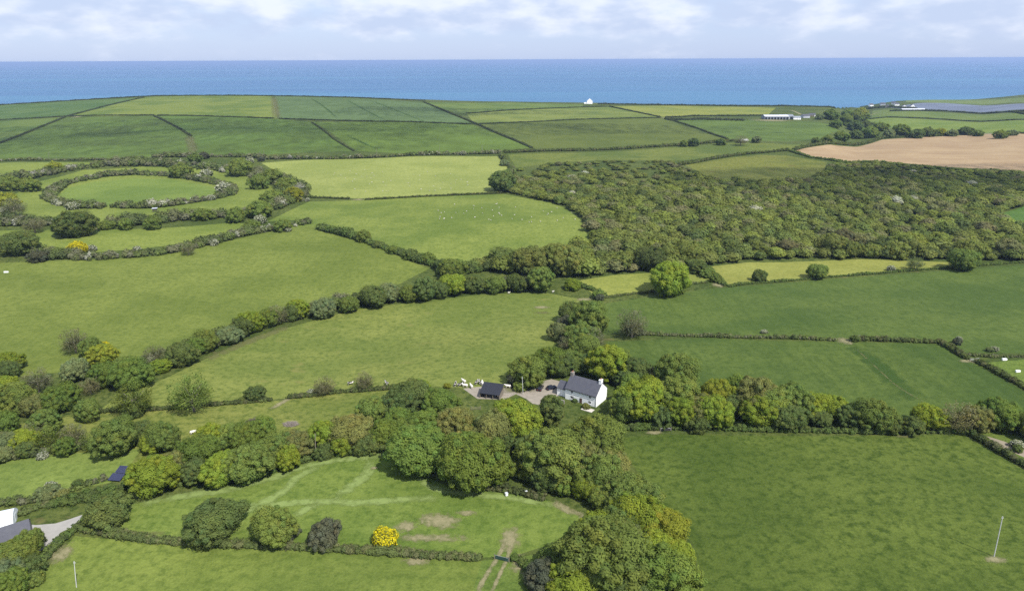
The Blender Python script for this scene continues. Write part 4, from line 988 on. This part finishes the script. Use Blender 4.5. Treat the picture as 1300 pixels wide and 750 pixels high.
b = MB(); b.box(-HL - .1, .1, -.42, -.33, HE - .32, HE - .22); b.build('gutter', plain('gutter_plastic', (.03, .03, .03), .4, .4), house)
# garden wall before the wing
c = gp(707, 510); b = MB(); b.box(-3.2, 3.2, -.25, .25, -.4, 1.3); b.box(-3.25, 3.25, -.3, .3, 1.3, 1.42)
tag(b.build('garden_wall', STONE, None, (c.x, c.y, c.z), -.6), 'short rubble stone garden wall in front of the cottage wing', 'wall')
c = gp(746, 520); b = MB(); b.box(-2.2, 2.2, -1.2, 1.2, -.3, .12); 
tag(b.build('terrace', plain('pale_paving', (.5, .46, .4), .9, .1, .15, 2), None, (c.x, c.y, c.z + .06), -.6), 'small pale paved terrace before the cottage front', 'terrace', None, 'structure')
# black-roofed shed in the yard
c = gp(624, 504); sx_ = empty('cattle_shed', (c.x, c.y + 1, c.z), -.28)
tag(sx_, 'low open shed with a black sheet roof in the farmyard', 'shed')
b = MB(); b.prism([(-2.8, 2.0), (3.2, 3.9), (3.2, 4.02), (-2.8, 2.12)], 'x', -4.0, 4.0)
for i in range(17): 
    x = -3.9 + i * .4875
    b.prism([(-2.8, 2.125), (3.2, 4.025), (3.2, 4.08), (-2.8, 2.18)], 'x', x - .05, x + .05)
b.build('roof', BLACK, sx_)
b = MB(); b.box(-3.9, 3.9, 2.9, 3.05, -.2, 3.75); b.box(-3.9, -3.78, -2.4, 2.9, -.2, 2.1); b.box(3.78, 3.9, -2.4, 2.9, -.2, 2.1); b.build('wall', TIMBER, sx_)
for x in (-3.8, -1.3, 1.3, 3.8):
    b = MB(); b.box(x - .09, x + .09, -2.65, -2.45, -.2, 2.04); b.build('post', TIMBER, sx_)
# far farm sheds
def farshed(px, py, L, W, he, hr, wm, rm, yaw, name, label, cat, doors=0, wins=0, shade_bay=None):
    c = gp(px, py); e = empty(name, (c.x, c.y, c.z - .3), yaw); tag(e, label, cat)
    gable(e, L, W, he, hr, wm, rm, over=.4, x0=L / 2)
    for i in range(doors):
        x = -L / 2 + L * (i + .5) / doors
        b = MB(); b.box(x - L / doors * .36, x + L / doors * .36, -.1, -.01, 0, he * .8); b.build('door', GLASS if shade_bay else TIMBER, e)  # open bays: a dark slab on the wall stands in for the shade inside
    for i in range(wins):
        window(e, -L / 2 + L * (i + .5) / wins, he * .45, 1.2, 1.2)
    return e
WSHEET = plain('white_sheet_roof', (.52, .54, .57), .5, .3, .06, .2)
GSHEET = plain('grey_sheet', (.22, .24, .27), .6, .3, .12, .2)
LSHEET = plain('light_cladding', (.40, .42, .45), .6, .3, .1, .2)
farshed(986, 152, 46, 24, 6, 8.4, GSHEET, WSHEET, -.06, 'farm_shed', 'long farm shed with white roof and dark slabs for shaded bays by the sea', 'shed', 8, 0, True)
farshed(999, 151.5, 26, 18, 6, 8.5, LSHEET, GSHEET, -.06, 'farm_shed', 'smaller grey roofed farm shed, between the long shed and the farm cottage', 'shed', 3, 0, True)
farshed(1012, 152, 15, 9, 4, 6.5, WHITE, GSHEET, .1, 'farm_cottage', 'tiny far white cottage just right of the farm sheds', 'house', 0, 3)
farshed(1024, 150, 17, 9, 4.6, 7.5, LSHEET, SLATE, .4, 'farm_house', 'far grey farmhouse behind the tiny white cottage', 'house', 0, 3)
farshed(1031, 148, 12, 8, 4, 6.5, WHITE, SLATE, -.3, 'farm_barn', 'far small white barn left of the far tree clump', 'barn', 1)
e = farshed(752, 132, 11, 13, 6.5, 12.5, WHITE, WHITE, 1.5, 'coast_house', 'white gabled house standing alone on the skyline against the sea', 'house', 0, 0)
b = MB(); b.box(-6, 6, 14, 20, -1, 3.2); b.build('annexe', WHITE, e)
for i, (px, py, L, W, yw, wm, lb) in enumerate([
 (1107, 135, 14, 9, .3, WHITE, 'leftmost white house of the far coast village'), (1121, 134, 15, 9, -.2, LSHEET, 'second house from the left in the far coast village, grey walls'),
 (1128, 136.5, 13, 8, .9, STONE, 'stone house in the middle of the far coast village'), (1139, 134.5, 14, 9, .1, WHITE, 'white house right of the stone one in the far coast village'),
 (1150, 137, 16, 10, 1.2, WHITE, 'white gabled house left of the grey plastic strips'), (1160, 136.5, 15, 10, 1.35, WHITE, 'rightmost white gabled house of the far coast village'),
 (1134, 132.5, 12, 8, -.5, LSHEET, 'grey house farthest back in the far coast village')]):
    farshed(px, py, L, W, 4.6, 8.6, wm, SLATE, yw, 'village_house', lb, 'house', 0, 3)
# long village barn with pale roof under the houses
farshed(1160, 140.5, 60, 12, 3, 5, LSHEET, WSHEET, -.02, 'village_barn', 'long low pale roofed barn below the coast village houses', 'barn', 4)
# white caravan below the farm
c = gp(945, 179.5); e = empty('caravan', (c.x, c.y, c.z), .05); tag(e, 'white static caravan in the far field below the farm sheds', 'caravan')
b = MB(); b.prism([(-5.5, .5), (5.5, .5), (5.6, 2.6), (5.0, 3.1), (-5.0, 3.1), (-5.6, 2.6)], 'y', -1.6, 1.6); b.build('body', WHITE, e)
for x in (-3.8, -1, 1.8, 4.2): window(e, x, 1.4, 1.3, .9, -1.6)
b = MB(); b.tube([(-2, -1.3, .32), (-2, 1.3, .32)], .32, 10); b.tube([(2, -1.3, .32), (2, 1.3, .32)], .32, 10); b.build('wheel', GLASS, e)
# slate barn bottom left
c = gp(13, 690); e = empty('slate_barn', (c.x + 2.6, c.y + 1, c.z), .62); tag(e, 'slate roofed stone barn cut by the left picture edge', 'barn')
gable(e, 14, 8, 3.0, 5.6, STONE, SLATE, x0=2.4, y0=-3.5)
window(e, 0, 1, .9, .9, 2.4, 'x')
# white polytunnel
c = gp(14, 668); e = empty('polytunnel', (c.x - .5, c.y + 3, c.z), .42); tag(e, 'white polytunnel behind the slate barn at the left edge', 'polytunnel')
b = MB(); arc = [(math.cos(t) * 3.3, max(0, math.sin(t)) * 3.4) for t in np.linspace(0, math.pi, 15)]
b.prism([(u, v - .1) for u, v in arc], 'x', -16, 0.0)
POLY = plain('polythene', (.74, .77, .80), .35, .4, .05, .6)
cv_ = b.build('cover', POLY, e)
for k in range(9):
    b = MB(); x = -16 + k * 2
    b.tube([(x, u * 1.008, v * 1.008 - .08) for u, v in arc], .035, 5); b.build('hoop', GREYMET, e)
b = MB(); b.box(.01, .06, -.9, .9, 0, 2.1); b.build('door', plain('milky_plastic', (.6, .62, .64), .5, .3), e)

# ------------------------------------------------------------------ cars
def car(px, py, yaw, paint, label):
    c = gp(px, py); e = empty('parked_car', (c.x, c.y, c.z), yaw); tag(e, label, 'car', 'cars parked by the farmhouse')
    b = MB()
    prof = [(-2.1, .35), (2.1, .35), (2.15, .62), (2.05, .86), (1.1, .98), (-1.75, 1.02), (-2.1, .85)]
    b.prism(prof, 'y', -.85, .85); b.build('body', paint, e)
    b = MB(); vs = [(1.05, -.8, .98), (1.05, .8, .98), (-1.8, .8, 1.0), (-1.8, -.8, 1.0), (.35, -.66, 1.46), (.35, .66, 1.46), (-1.45, .66, 1.48), (-1.45, -.66, 1.48)]
    b.add(vs, [(0, 1, 5, 4), (1, 2, 6, 5), (2, 3, 7, 6), (3, 0, 4, 7)]); b.build('window', GLASS, e)
    b = MB(); b.add([(p[0], p[1], p[2] + .005) for p in vs[4:]] + [(p[0] * .97, p[1] * .97, p[2] + .06) for p in vs[4:]], [(0, 1, 5, 4), (1, 2, 6, 5), (2, 3, 7, 6), (3, 0, 4, 7), (4, 5, 6, 7)]); b.build('roof', paint, e)
    for x in (-1.3, 1.35):
        for y in (-.8, .8):
            w = MB(); w.tube([(x, y - .1, .33), (x, y + .1, .33)], .33, 14); t = w.build('wheel', plain('tyre', (.02, .02, .02), .9, .1), e)
            w = MB(); s = .115 if y > 0 else -.115; w.tube([(x, y + s - .012, .33), (x, y + s + .012, .33)], .2, 12); w.build('rim', GREYMET, t)
    for y in (-.6, .6):
        w = MB(); w.box(2.06, 2.16, y - .18, y + .18, .64, .8); w.build('headlight', plain('lamp_glass', (.7, .7, .7), .2, .5), e)
        w = MB(); w.box(-2.14, -2.06, y - .18, y + .18, .66, .84); w.build('tail_light', plain('red_lens', (.3, .02, .02), .3, .5), e)
BLUEBLK = plain('dark_blue_paint', (.018, .022, .04), .25, .5, .03, 1)
BLKP = plain('black_paint', (.014, .014, .017), .25, .5, .03, 1)
car(686, 494, 1.25, BLKP, 'black car parked by the farmhouse, the one nearer the shed')
car(700, 493.5, .5, BLUEBLK, 'dark blue car parked by the farmhouse, nearer the white wall')

# ------------------------------------------------------------------ animals
def cow_mesh(name, pied, seed):
    b = MB()
    b.tube([(-.95, 0, 1.0), (-.85, 0, 1.02), (-.5, 0, 1.0), (0, 0, .96), (.5, 0, 1.0), (.8, 0, 1.08), (1.0, 0, 1.2), (1.15, 0, 1.32)], [.12, .3, .38, .42, .38, .32, .2, .15], 10)
    b.tube([(1.05, 0, 1.36), (1.25, 0, 1.34), (1.5, 0, 1.18), (1.62, 0, 1.12)], [.1, .15, .11, .07], 8)
    for s in (-1, 1):
        b.tube([(1.2, s * .1, 1.42), (1.17, s * .27, 1.4)], [.05, .02], 5)
        b.tube([(.6, s * .2, .95), (.63, s * .21, .5), (.6, s * .21, .28), (.62, s * .21, -.03)], [.14, .08, .06, .06], 6)
        b.tube([(-.72, s * .22, 1.0), (-.6, s * .23, .62), (-.78, s * .23, .42), (-.72, s * .23, -.03)], [.19, .1, .06, .06], 6)
    b.tube([(-.98, 0, 1.15), (-1.08, 0, .8), (-1.06, 0, .45)], [.04, .025, .05], 5)
    b.ellipsoid((-.45, 0, .66), (.2, .16, .14))
    n = NT(name); f = n.noise(n.pos(obj=True), 1.5, 1, .4)
    col = n.mix(n.maprange(f, *((.44, .47, 0, 1) if pied else (.62, .66, 0, 1))), (.66, .62, .56), (.02, .018, .017) if pied else (.5, .45, .38))
    return b.mesh(name, [n.done(n.pbr(col, .8, .2))], True)
COWP, COWW = cow_mesh('pied_cow', True, 1), cow_mesh('white_cow', False, 2)
def cow(px, py, yaw, me, label, group):
    c = gp(px, py); o = link('cow', me, None, (c.x, c.y, c.z), yaw); o.scale = (1.12,) * 3
    tag(o, label, 'cow', group)
for a in [(445, 488.5, .3, COWP, 'black and white cow alone in the pasture, the left one of two'), (491, 488.5, 2.2, COWP, 'black and white cow alone in the pasture, the right one of two')]:
    cow(*a, 'cows grazing in the pasture')
for a in [(578, 490, 1.4, COWP, 'black and white cow at the left end of the herd by the shed'), (584, 490.5, .4, COWP, 'second black and white cow from the left beside the shed'),
          (589, 486, 2.3, COWW, 'white cow standing farthest back in the herd left of the shed'), (590.5, 491.5, 2.9, COWW, 'white cow in the middle of the herd left of the shed'),
          (598.5, 492.5, 2.0, COWW, 'white cow standing alone just left of the black shed'), (605, 487.5, 1.2, COWP, 'dark cow behind the left end of the shed roof'),
          (609.5, 487.5, 1.9, COWP, 'darkest cow standing behind the shed roof'), (612.5, 488.5, 1.7, COWW, 'white cow touching the back corner of the black shed'),
          (634, 492.5, .2, COWW, 'white cow just right of the black shed'), (645, 492.5, 2.9, COWW, 'white cow on the gravel, rightmost of the herd')]:
    cow(*a, 'cows standing around the black shed')
cow(246, 551, .5, COWW, 'white cow alone behind the meadow tree belt', 'cows grazing in the pasture')
def sheep_mesh():
    b = MB(); b.ellipsoid((0, 0, .62), (.55, .28, .3), 0, 10, 7); b.ellipsoid((.62, 0, .78), (.2, .11, .13), 1, 8, 5)
    for x in (-.3, .3):
        for y in (-.14, .14): b.tube([(x, y, .45), (x, y, -.03)], [.06, .045], 6, 1)
    for s in (-1, 1): b.tube([(.56, s * .08, .86), (.52, s * .2, .82)], [.04, .015], 5, 1)
    return b.mesh('sheep', [plain('fleece', (.50, .48, .40), .95, .05, .1, 6), plain('sheep_face', (.5, .46, .38), .9, .1)], True)
SHEEP = sheep_mesh()
r = random.Random(3)
def flock(px_poly, n, label, group, minsep=3):
    P = px_poly; xs = [p[0] for p in P]; ys = [p[1] for p in P]; k = 0
    while k < n:
        x, y = r.uniform(min(xs), max(xs)), r.uniform(min(ys), max(ys))
        if not inside(P, np.array([x]), np.array([y]))[0]: continue
        c = gp(x, y); o = link('sheep', SHEEP, None, (c.x, c.y, c.z), r.uniform(0, 6.28)); s = r.uniform(.8, 1.15); o.scale = (s, s, s)
        tag(o, label, 'sheep', group); k += 1
flock([(400,214),(540,218),(600,222),(615,238),(520,245),(430,243),(395,228)], 48, 'tiny white sheep grazing in the pale yellow green pasture', 'sheep in the pale pasture')
flock([(600,252),(690,258),(732,268),(735,282),(660,284),(570,284),(540,272)], 44, 'tiny white sheep grazing in the green pasture beside the scrub wood', 'sheep in the green pasture')
for x, y, lb in ((702, 371.5, 'white sheep under the trees at the top right of the cow pasture'), (646, 373, 'white sheep beside the stream thicket above the cow pasture')):
    c = gp(x, y); o = link('sheep', SHEEP, None, (c.x, c.y, c.z), .4); o.scale = (1.4,) * 3; tag(o, lb, 'sheep', 'sheep in the cow pasture')

# ------------------------------------------------------------------ small things
def pole(px, py, tpx, tpy, rad, mat, label):
    c = gp(px, py); d = ray(tpx, tpy); t = c.y / d[1]          # the pole stands in the vertical plane through its foot
    v = Vector((t * d[0] - c.x, 0, CZ + t * d[2] - c.z))
    e = empty('pole', c); tag(e, label, 'pole')
    b = MB(); b.tube([(0, 0, -.3), tuple(v * .5), tuple(v)], [rad, rad * .9, rad * .75], 8); b.build('post', mat, e)
    b = MB(); b.box(v.x - .28, v.x + .28, v.y - .05, v.y + .05, v.z - .5, v.z - .38); b.build('crossarm', mat, e)
    return e
pole(1262, 706, 1273, 655, .12, PIPE, 'leaning pale pole in the bare circle of the bottom right pasture')
pole(97, 745, 94, 712, .11, PIPE, 'pale pole in the near left field')
pole(401, 582, 400, 550, .13, TIMBER, 'wooden pole in the tree belt above the meadow')
pole(527, 528, 526, 508, .12, TIMBER, 'wooden pole among the trees left of the farmyard')
pole(664, 500, 663, 478, .11, PIPE, 'grey pole beside the tree at the farmyard')
for i, (x, y) in enumerate(((62, 203), (335, 201), (401, 203), (478, 199), (558, 196), (612, 195))):
    pole(x, y, x, y - 11, .17, TIMBER, f'far thin pole on the lane hedge, {ordn(i)} from the left')

def gate(px, py, w, yaw, mat, label, mesh=None):
    c = gp(px, py); e = empty('field_gate', c, yaw); tag(e, label, 'gate')
    b = MB()
    for z in (.2, .45, .7, .95, 1.2): b.tube([(-w / 2, 0, z), (w / 2, 0, z)], .03, 6)
    for x in (-w / 2, 0, w / 2): b.tube([(x, 0, .18), (x, 0, 1.22)], .03, 6)
    b.build('gate_frame', mat, e)
    for x in (-w / 2 - .22, w / 2 + .22):
        q = MB(); q.tube([(x, 0, -.3), (x, 0, 1.5)], .1, 8); q.build('post', TIMBER, e)
    if mesh:
        q = MB(); q.box(-w / 2 + .05, w / 2 - .05, -.06, -.035, .2, 1.18); q.build('sheet', mesh, e)
GREEN = plain('green_sheet', (.03, .065, .055), .6, .3, .2, 2)
gate(637, 711, 3.6, -.35, GREYMET, 'metal field gate with dark green sheeting on the dirt track', GREEN)
gate(1237, 458, 3.6, .1, GREYMET, 'grey metal gate beside the paddock with troughs')
gate(845, 547, 3.4, .05, GREYMET, 'dark metal gate at the foot of the right tree row', plain('dark_board', (.05, .048, .045), .8, .1))
gate(604, 520, 3, .1, TIMBER, 'timber gate below the black shed')
def trough(px, py, L, label, mat=WHITE):
    c = gp(px, py); e = empty('water_trough', c, .05); tag(e, label, 'trough')
    b = MB(); w = .7; b.box(-L / 2, L / 2, -w / 2, -w / 2 + .1, 0, .75); b.box(-L / 2, L / 2, w / 2 - .1, w / 2, 0, .75); b.box(-L / 2, -L / 2 + .1, -w / 2 + .1, w / 2 - .1, 0, .75); b.box(L / 2 - .1, L / 2, -w / 2 + .1, w / 2 - .1, 0, .75)
    b.box(-L / 2 + .1, L / 2 - .1, -w / 2 + .1, w / 2 - .1, 0, .1); b.build('basin', mat, e)
    b = MB(); b.box(-L / 2 + .11, L / 2 - .11, -w / 2 + .11, w / 2 - .11, .5, .6); b.build('lid', plain('pale_lid', (.7, .7, .68), .5, .3), e)
trough(1275, 457, 1.9, 'white water trough in the right paddock, the left one')
trough(1292, 472, 1.7, 'white water trough in the right paddock, the lower right one')
trough(8, 346, 2.4, 'long white trough at the left edge of the plain pasture')
trough(6, 320, 1.8, 'white trough in the grass below the ring earthwork')
# solar panels
c = gp(145, 611); e = empty('solar_array', c, -.12); tag(e, 'two rows of dark blue solar panels on a ground frame', 'solar panels')
SOL = NT('solar_cell'); _b = SOL.n('ShaderNodeTexBrick'); SOL.l(SOL.pos(obj=True), _b.inputs['Vector']); _b.inputs['Scale'].default_value = 1.0; _b.offset = 0
_b.inputs['Color1'].default_value = (.012, .014, .045, 1); _b.inputs['Color2'].default_value = (.016, .018, .055, 1); _b.inputs['Mortar'].default_value = (.09, .1, .13, 1); _b.inputs['Mortar Size'].default_value = .012
SOL = SOL.done(SOL.pbr(_b.outputs['Color'], .25, .5))
for j, y in enumerate((-.2, 2.75)):
    b = MB(); z = .5 + .75 * j; b.prism([(y, z), (y + 2.75, z + .7), (y + 2.75, z + .76), (y, z + .06)], 'x', -2.0 + .45 * j, 2.0 + .45 * j); b.build('panel', SOL, e)
    b = MB()
    for x in (-1.8, 1.8): b.tube([(x + .45 * j, y + .3, -.2), (x + .45 * j, y + .3, .54 + .75 * j)], .05, 6); b.tube([(x + .45 * j, y + 2.4, -.2), (x + .45 * j, y + 2.4, 1.08 + .75 * j)], .05, 6)
    b.build('support', GREYMET, e)
# blue water tank
c = gp(72, 690); e = empty('water_tank', c, .3); tag(e, 'blue plastic tank at the end of the farm lane', 'tank')
b = MB(); b.tube([(0, 0, 0), (0, 0, .1), (0, 0, 1.1), (0, 0, 1.25)], [.68, .72, .7, .55], 14); b.build('body', plain('blue_plastic', (.02, .075, .20), .45, .4, .05, 1), e)
b = MB(); b.tube([(0, 0, 1.25), (0, 0, 1.36)], .3, 12); b.build('lid', plain('dark_plastic', (.02, .02, .03), .5, .3), e)
# brush heaps
def heap(px, py, rad, hgt, mat, label, seed):
    c = gp(px, py); rg = random.Random(seed); b = MB()
    for i in range(320):
        a, s = rg.uniform(0, 6.28), rad * math.sqrt(rg.random()) * .8; z = max(0, hgt * (1 - (s / rad) ** 1.6)) * rg.uniform(.1, 1)
        q = rg.uniform(0, 6.28); l = rg.uniform(.8, 2.2); dz = rg.uniform(-.25, .35)
        x, y = math.cos(a) * s, math.sin(a) * s * .6
        b.tube([(x - math.cos(q) * l / 2, y - math.sin(q) * l / 2, max(.02, z - dz * l / 2)), (x + math.cos(q) * l / 2, y + math.sin(q) * l / 2, max(.02, z + dz * l / 2))], [rg.uniform(.03, .07), .02], 4)
    tag(b.build('brush_heap', mat, None, c), label, 'brush heap')
heap(322, 537, 3.4, 2.0, plain('dark_brush', (.12, .09, .085), .9, .1, .35, 2), 'dark heap of cut branches in the rough paddock', 1)
heap(369, 539, 3.2, 1.2, plain('grey_brush', (.30, .26, .22), .9, .1, .35, 2), 'pale grey heap of cut branches in the rough paddock', 2)
# white beehive boxes under the oaks
for px, py, lb in ((643, 629, 'small white beehive box under the big oaks, left one'), (668, 627, 'small white beehive box under the big oaks, right one')):
    c = gp(px, py); e = empty('beehive', c, .4); tag(e, lb, 'beehive', 'beehives under the oaks')
    b = MB(); b.box(-.35, .35, -.35, .35, .18, .95); b.build('body', WHITE, e)
    b = MB(); b.box(-.42, .42, -.42, .42, .95, 1.04); b.build('roof', WSHEET, e)
    b = MB()
    for x in (-.3, .3):
        for y in (-.3, .3): b.box(x - .05, x + .05, y - .05, y + .05, -.05, .177)
    b.build('stand', TIMBER, e)
# washing line post
c = gp(699, 551); e = empty('washing_post', c, .1); tag(e, 'white T shaped washing line post in the cottage garden', 'washing post')
b = MB(); b.tube([(0, 0, -.2), (0, 0, 2.3)], .06, 8); b.build('post', WHITE, e)
b = MB(); b.box(-.7, .7, -.04, .04, 2.3, 2.4); b.build('crossarm', WHITE, e)
# hide in the ring earthwork
c = gp(197, 269); e = empty('wooden_hide', c, .2); tag(e, 'little wooden hide with flat roof on the ring bank', 'hut')
b = MB(); b.box(-1.6, 1.6, -1.2, 1.2, 1.4, 3.0); b.build('cabin', plain('dark_timber', (.05, .045, .04), .85, .1), e)
b = MB(); b.box(-2.1, 2.1, -1.7, 1.7, 3.02, 3.2); b.build('roof', WSHEET, e)
for x in (-1.4, 1.4):
    for y in (-1, 1):
        b = MB(); b.box(x - .1, x + .1, y - .1, y + .1, -.2, 1.395); b.build('leg', TIMBER, e)

# ------------------------------------------------------------------ light, sky, clouds, air
SUN_AZ, SUN_EL = R(141), R(52)
SV = Vector((math.sin(SUN_AZ) * math.cos(SUN_EL), math.cos(SUN_AZ) * math.cos(SUN_EL), math.sin(SUN_EL)))
sl = bpy.data.lights.new('sun', 'SUN'); sl.energy = 3.9; sl.angle = R(.7); sl.color = (1.0, .965, .91)
so = bpy.data.objects.new('sun', sl); COL.objects.link(so); so.location = (0, 0, 500)
so.rotation_euler = (-SV).to_track_quat('-Z', 'Y').to_euler()
w = bpy.data.worlds.new('World'); SC.world = w; w.use_nodes = True
nt = w.node_tree; nt.nodes.clear()
def N(k, **kw):
    x = nt.nodes.new(k)
    for a, b in kw.items(): setattr(x, a, b)
    return x
sky = N('ShaderNodeTexSky', sky_type='NISHITA'); sky.sun_disc = False; sky.sun_elevation = SUN_EL; sky.sun_rotation = SUN_AZ
sky.altitude = 100; sky.air_density = 1.0; sky.dust_density = .6; sky.ozone_density = 2.5
tc = N('ShaderNodeTexCoord'); sep = N('ShaderNodeSeparateXYZ'); nt.links.new(tc.outputs['Generated'], sep.inputs[0])
mp = N('ShaderNodeMapping'); mp.inputs['Scale'].default_value = (9, 9, 24); nt.links.new(tc.outputs['Generated'], mp.inputs['Vector'])
n1 = N('ShaderNodeTexNoise'); n1.inputs['Scale'].default_value = 1.0; n1.inputs['Detail'].default_value = 8; n1.inputs['Roughness'].default_value = .58; nt.links.new(mp.outputs[0], n1.inputs['Vector'])
def M(op, a, b=None):
    x = N('ShaderNodeMath', operation=op)
    for i, v in enumerate((a, b)):
        if v is None: continue
        if isinstance(v, (int, float)): x.inputs[i].default_value = v
        else: nt.links.new(v, x.inputs[i])
    return x.outputs[0]
def MR(v, a, b, c, d):
    x = N('ShaderNodeMapRange'); x.interpolation_type = 'SMOOTHSTEP'; nt.links.new(v, x.inputs[0])
    for i, q in enumerate((a, b, c, d)): x.inputs[i + 1].default_value = q
    return x.outputs[0]
def MX(f, a, b, bl='MIX'):
    x = N('ShaderNodeMix', data_type='RGBA', blend_type=bl)
    for i, v in ((0, f), (6, a), (7, b)):
        if isinstance(v, (int, float)): x.inputs[i].default_value = v
        elif isinstance(v, tuple): x.inputs[i].default_value = (*v, 1)
        else: nt.links.new(v, x.inputs[i])
    return x.outputs[2]
elev = MR(sep.outputs[2], .012, .05, 0, 1)
cov = M('ADD', n1.outputs['Fac'], M('MULTIPLY', M('SUBTRACT', elev, 1.0), .28))
cov = MR(cov, .22, .52, 0, 1)
n2 = N('ShaderNodeTexNoise'); n2.inputs['Scale'].default_value = 1.35; n2.inputs['Detail'].default_value = 9; nt.links.new(mp.outputs[0], n2.inputs['Vector'])
cc = MX(MR(n2.outputs['Fac'], .38, .66, 0, 1), (2.6, 3.05, 4.05), (4.15, 4.35, 4.85))
skyc = MX(MR(sep.outputs[2], .0, .35, .85, 0), MX(1.0, sky.outputs[0], (.98, 1.0, 1.06), 'MULTIPLY'), (2.1, 2.6, 3.85))
allc = MX(M('MULTIPLY', cov, .8), skyc, cc)
bg = N('ShaderNodeBackground'); bg.inputs['Strength'].default_value = .135; nt.links.new(allc, bg.inputs['Color'])
wo = N('ShaderNodeOutputWorld'); nt.links.new(bg.outputs[0], wo.inputs['Surface'])

# fair weather clouds drifting high overhead: real bodies that cast the soft moving shade seen on the land
CLOUDM = plain('cloud_vapour', (.85, .86, .88), 1.0, 0, .02, .01)
def cloud(px, py, ra, rb, n, label, rot=0, dens=1.0, hgt=950):
    g = gp(px, py); c = g + SV * (hgt / SV.z)
    rg = np.random.default_rng(int(px + py * 3)); V, T3 = [], []
    k = 0
    cs, sn = math.cos(rot), math.sin(rot)
    lob = rg.uniform(0, 6.28, 3)
    n = int(dens * ra * rb / 13)
    for i in range(n):
        q = i * 2.39996 + rg.normal() * .01; s = ((i + .5) / n) ** .6 * 1.3
        s *= 1 + .22 * math.sin(2 * q + lob[0]) + .15 * math.sin(3 * q + lob[1])
        r = rg.uniform(3, 5)
        u, v = math.cos(q) * s * ra, math.sin(q) * s * rb
        p = np.array([u * cs - v * sn, u * sn + v * cs, 45 * (1 - (s / 1.6) ** 2) + rg.normal() * 2])
        W = p + IV * r * rg.uniform(.8, 1.2, (12, 1)) * np.array([1, 1, .6])
        V.append(W); T3.append(IF + 12 * k); k += 1
    o = link('cloud', npmesh('cloud', np.vstack(V), None, np.vstack(T3)), None, tuple(c), mats=[CLOUDM])
    tag(o, label, 'cloud', None, 'structure')
cloud(225, 168, 420, 120, 0, 'white fair weather cloud drifting above the dark hill fields', .05, .55)
cloud(575, 143, 190, 75, 0, 'small white cloud drifting above the far bluish crop', .0, .5)
cloud(1190, 232, 190, 85, 0, 'white cloud drifting above the right part of the scrub wood', .1, .75)
cloud(740, 165, 220, 75, 0, 'small white cloud drifting above the olive far field', 0, .4)

hz0, hz1 = -71.0, CZ + 3
hb = MB(); hb.box(-201000, 201000, -3000, 201000, hz0, hz1)
hm = NT('air_haze'); pv = hm.n('ShaderNodeVolumePrincipled'); pv.inputs['Color'].default_value = (.42, .57, .88, 1); pv.inputs['Density'].default_value = 5.2e-5; pv.inputs['Anisotropy'].default_value = .1
hm.l(pv.outputs[0], hm.out.inputs['Volume'])
tag(hb.build('haze', hm.m), 'thin pale blue sea haze over land and water', 'haze', None, 'stuff')

# ------------------------------------------------------------------ camera and render settings
cd = bpy.data.cameras.new('camera'); co = bpy.data.objects.new('camera', cd); COL.objects.link(co)
cd.sensor_width = 36; cd.lens = 36 * F / 1300; cd.clip_start = 1; cd.clip_end = 400000
m = Matrix((CR, CU, -CF)).transposed().to_4x4(); m.translation = Vector(CAM); co.matrix_world = m
SC.camera = co
SC.view_settings.view_transform = 'Standard'; SC.view_settings.look = 'None'; SC.view_settings.gamma = 1; SC.view_settings.use_curve_mapping = False
SC.view_settings.exposure = .76
SC.render.engine = 'CYCLES'
cy = SC.cycles; cy.max_bounces = 8; cy.diffuse_bounces = 4; cy.glossy_bounces = 2; cy.transmission_bounces = 3; cy.volume_bounces = 0; cy.transparent_max_bounces = 8
cy.use_denoising = False; cy.use_adaptive_sampling = False
SC.render.use_persistent_data = False
print('trees', TCOUNT, 'wood', len(sel))
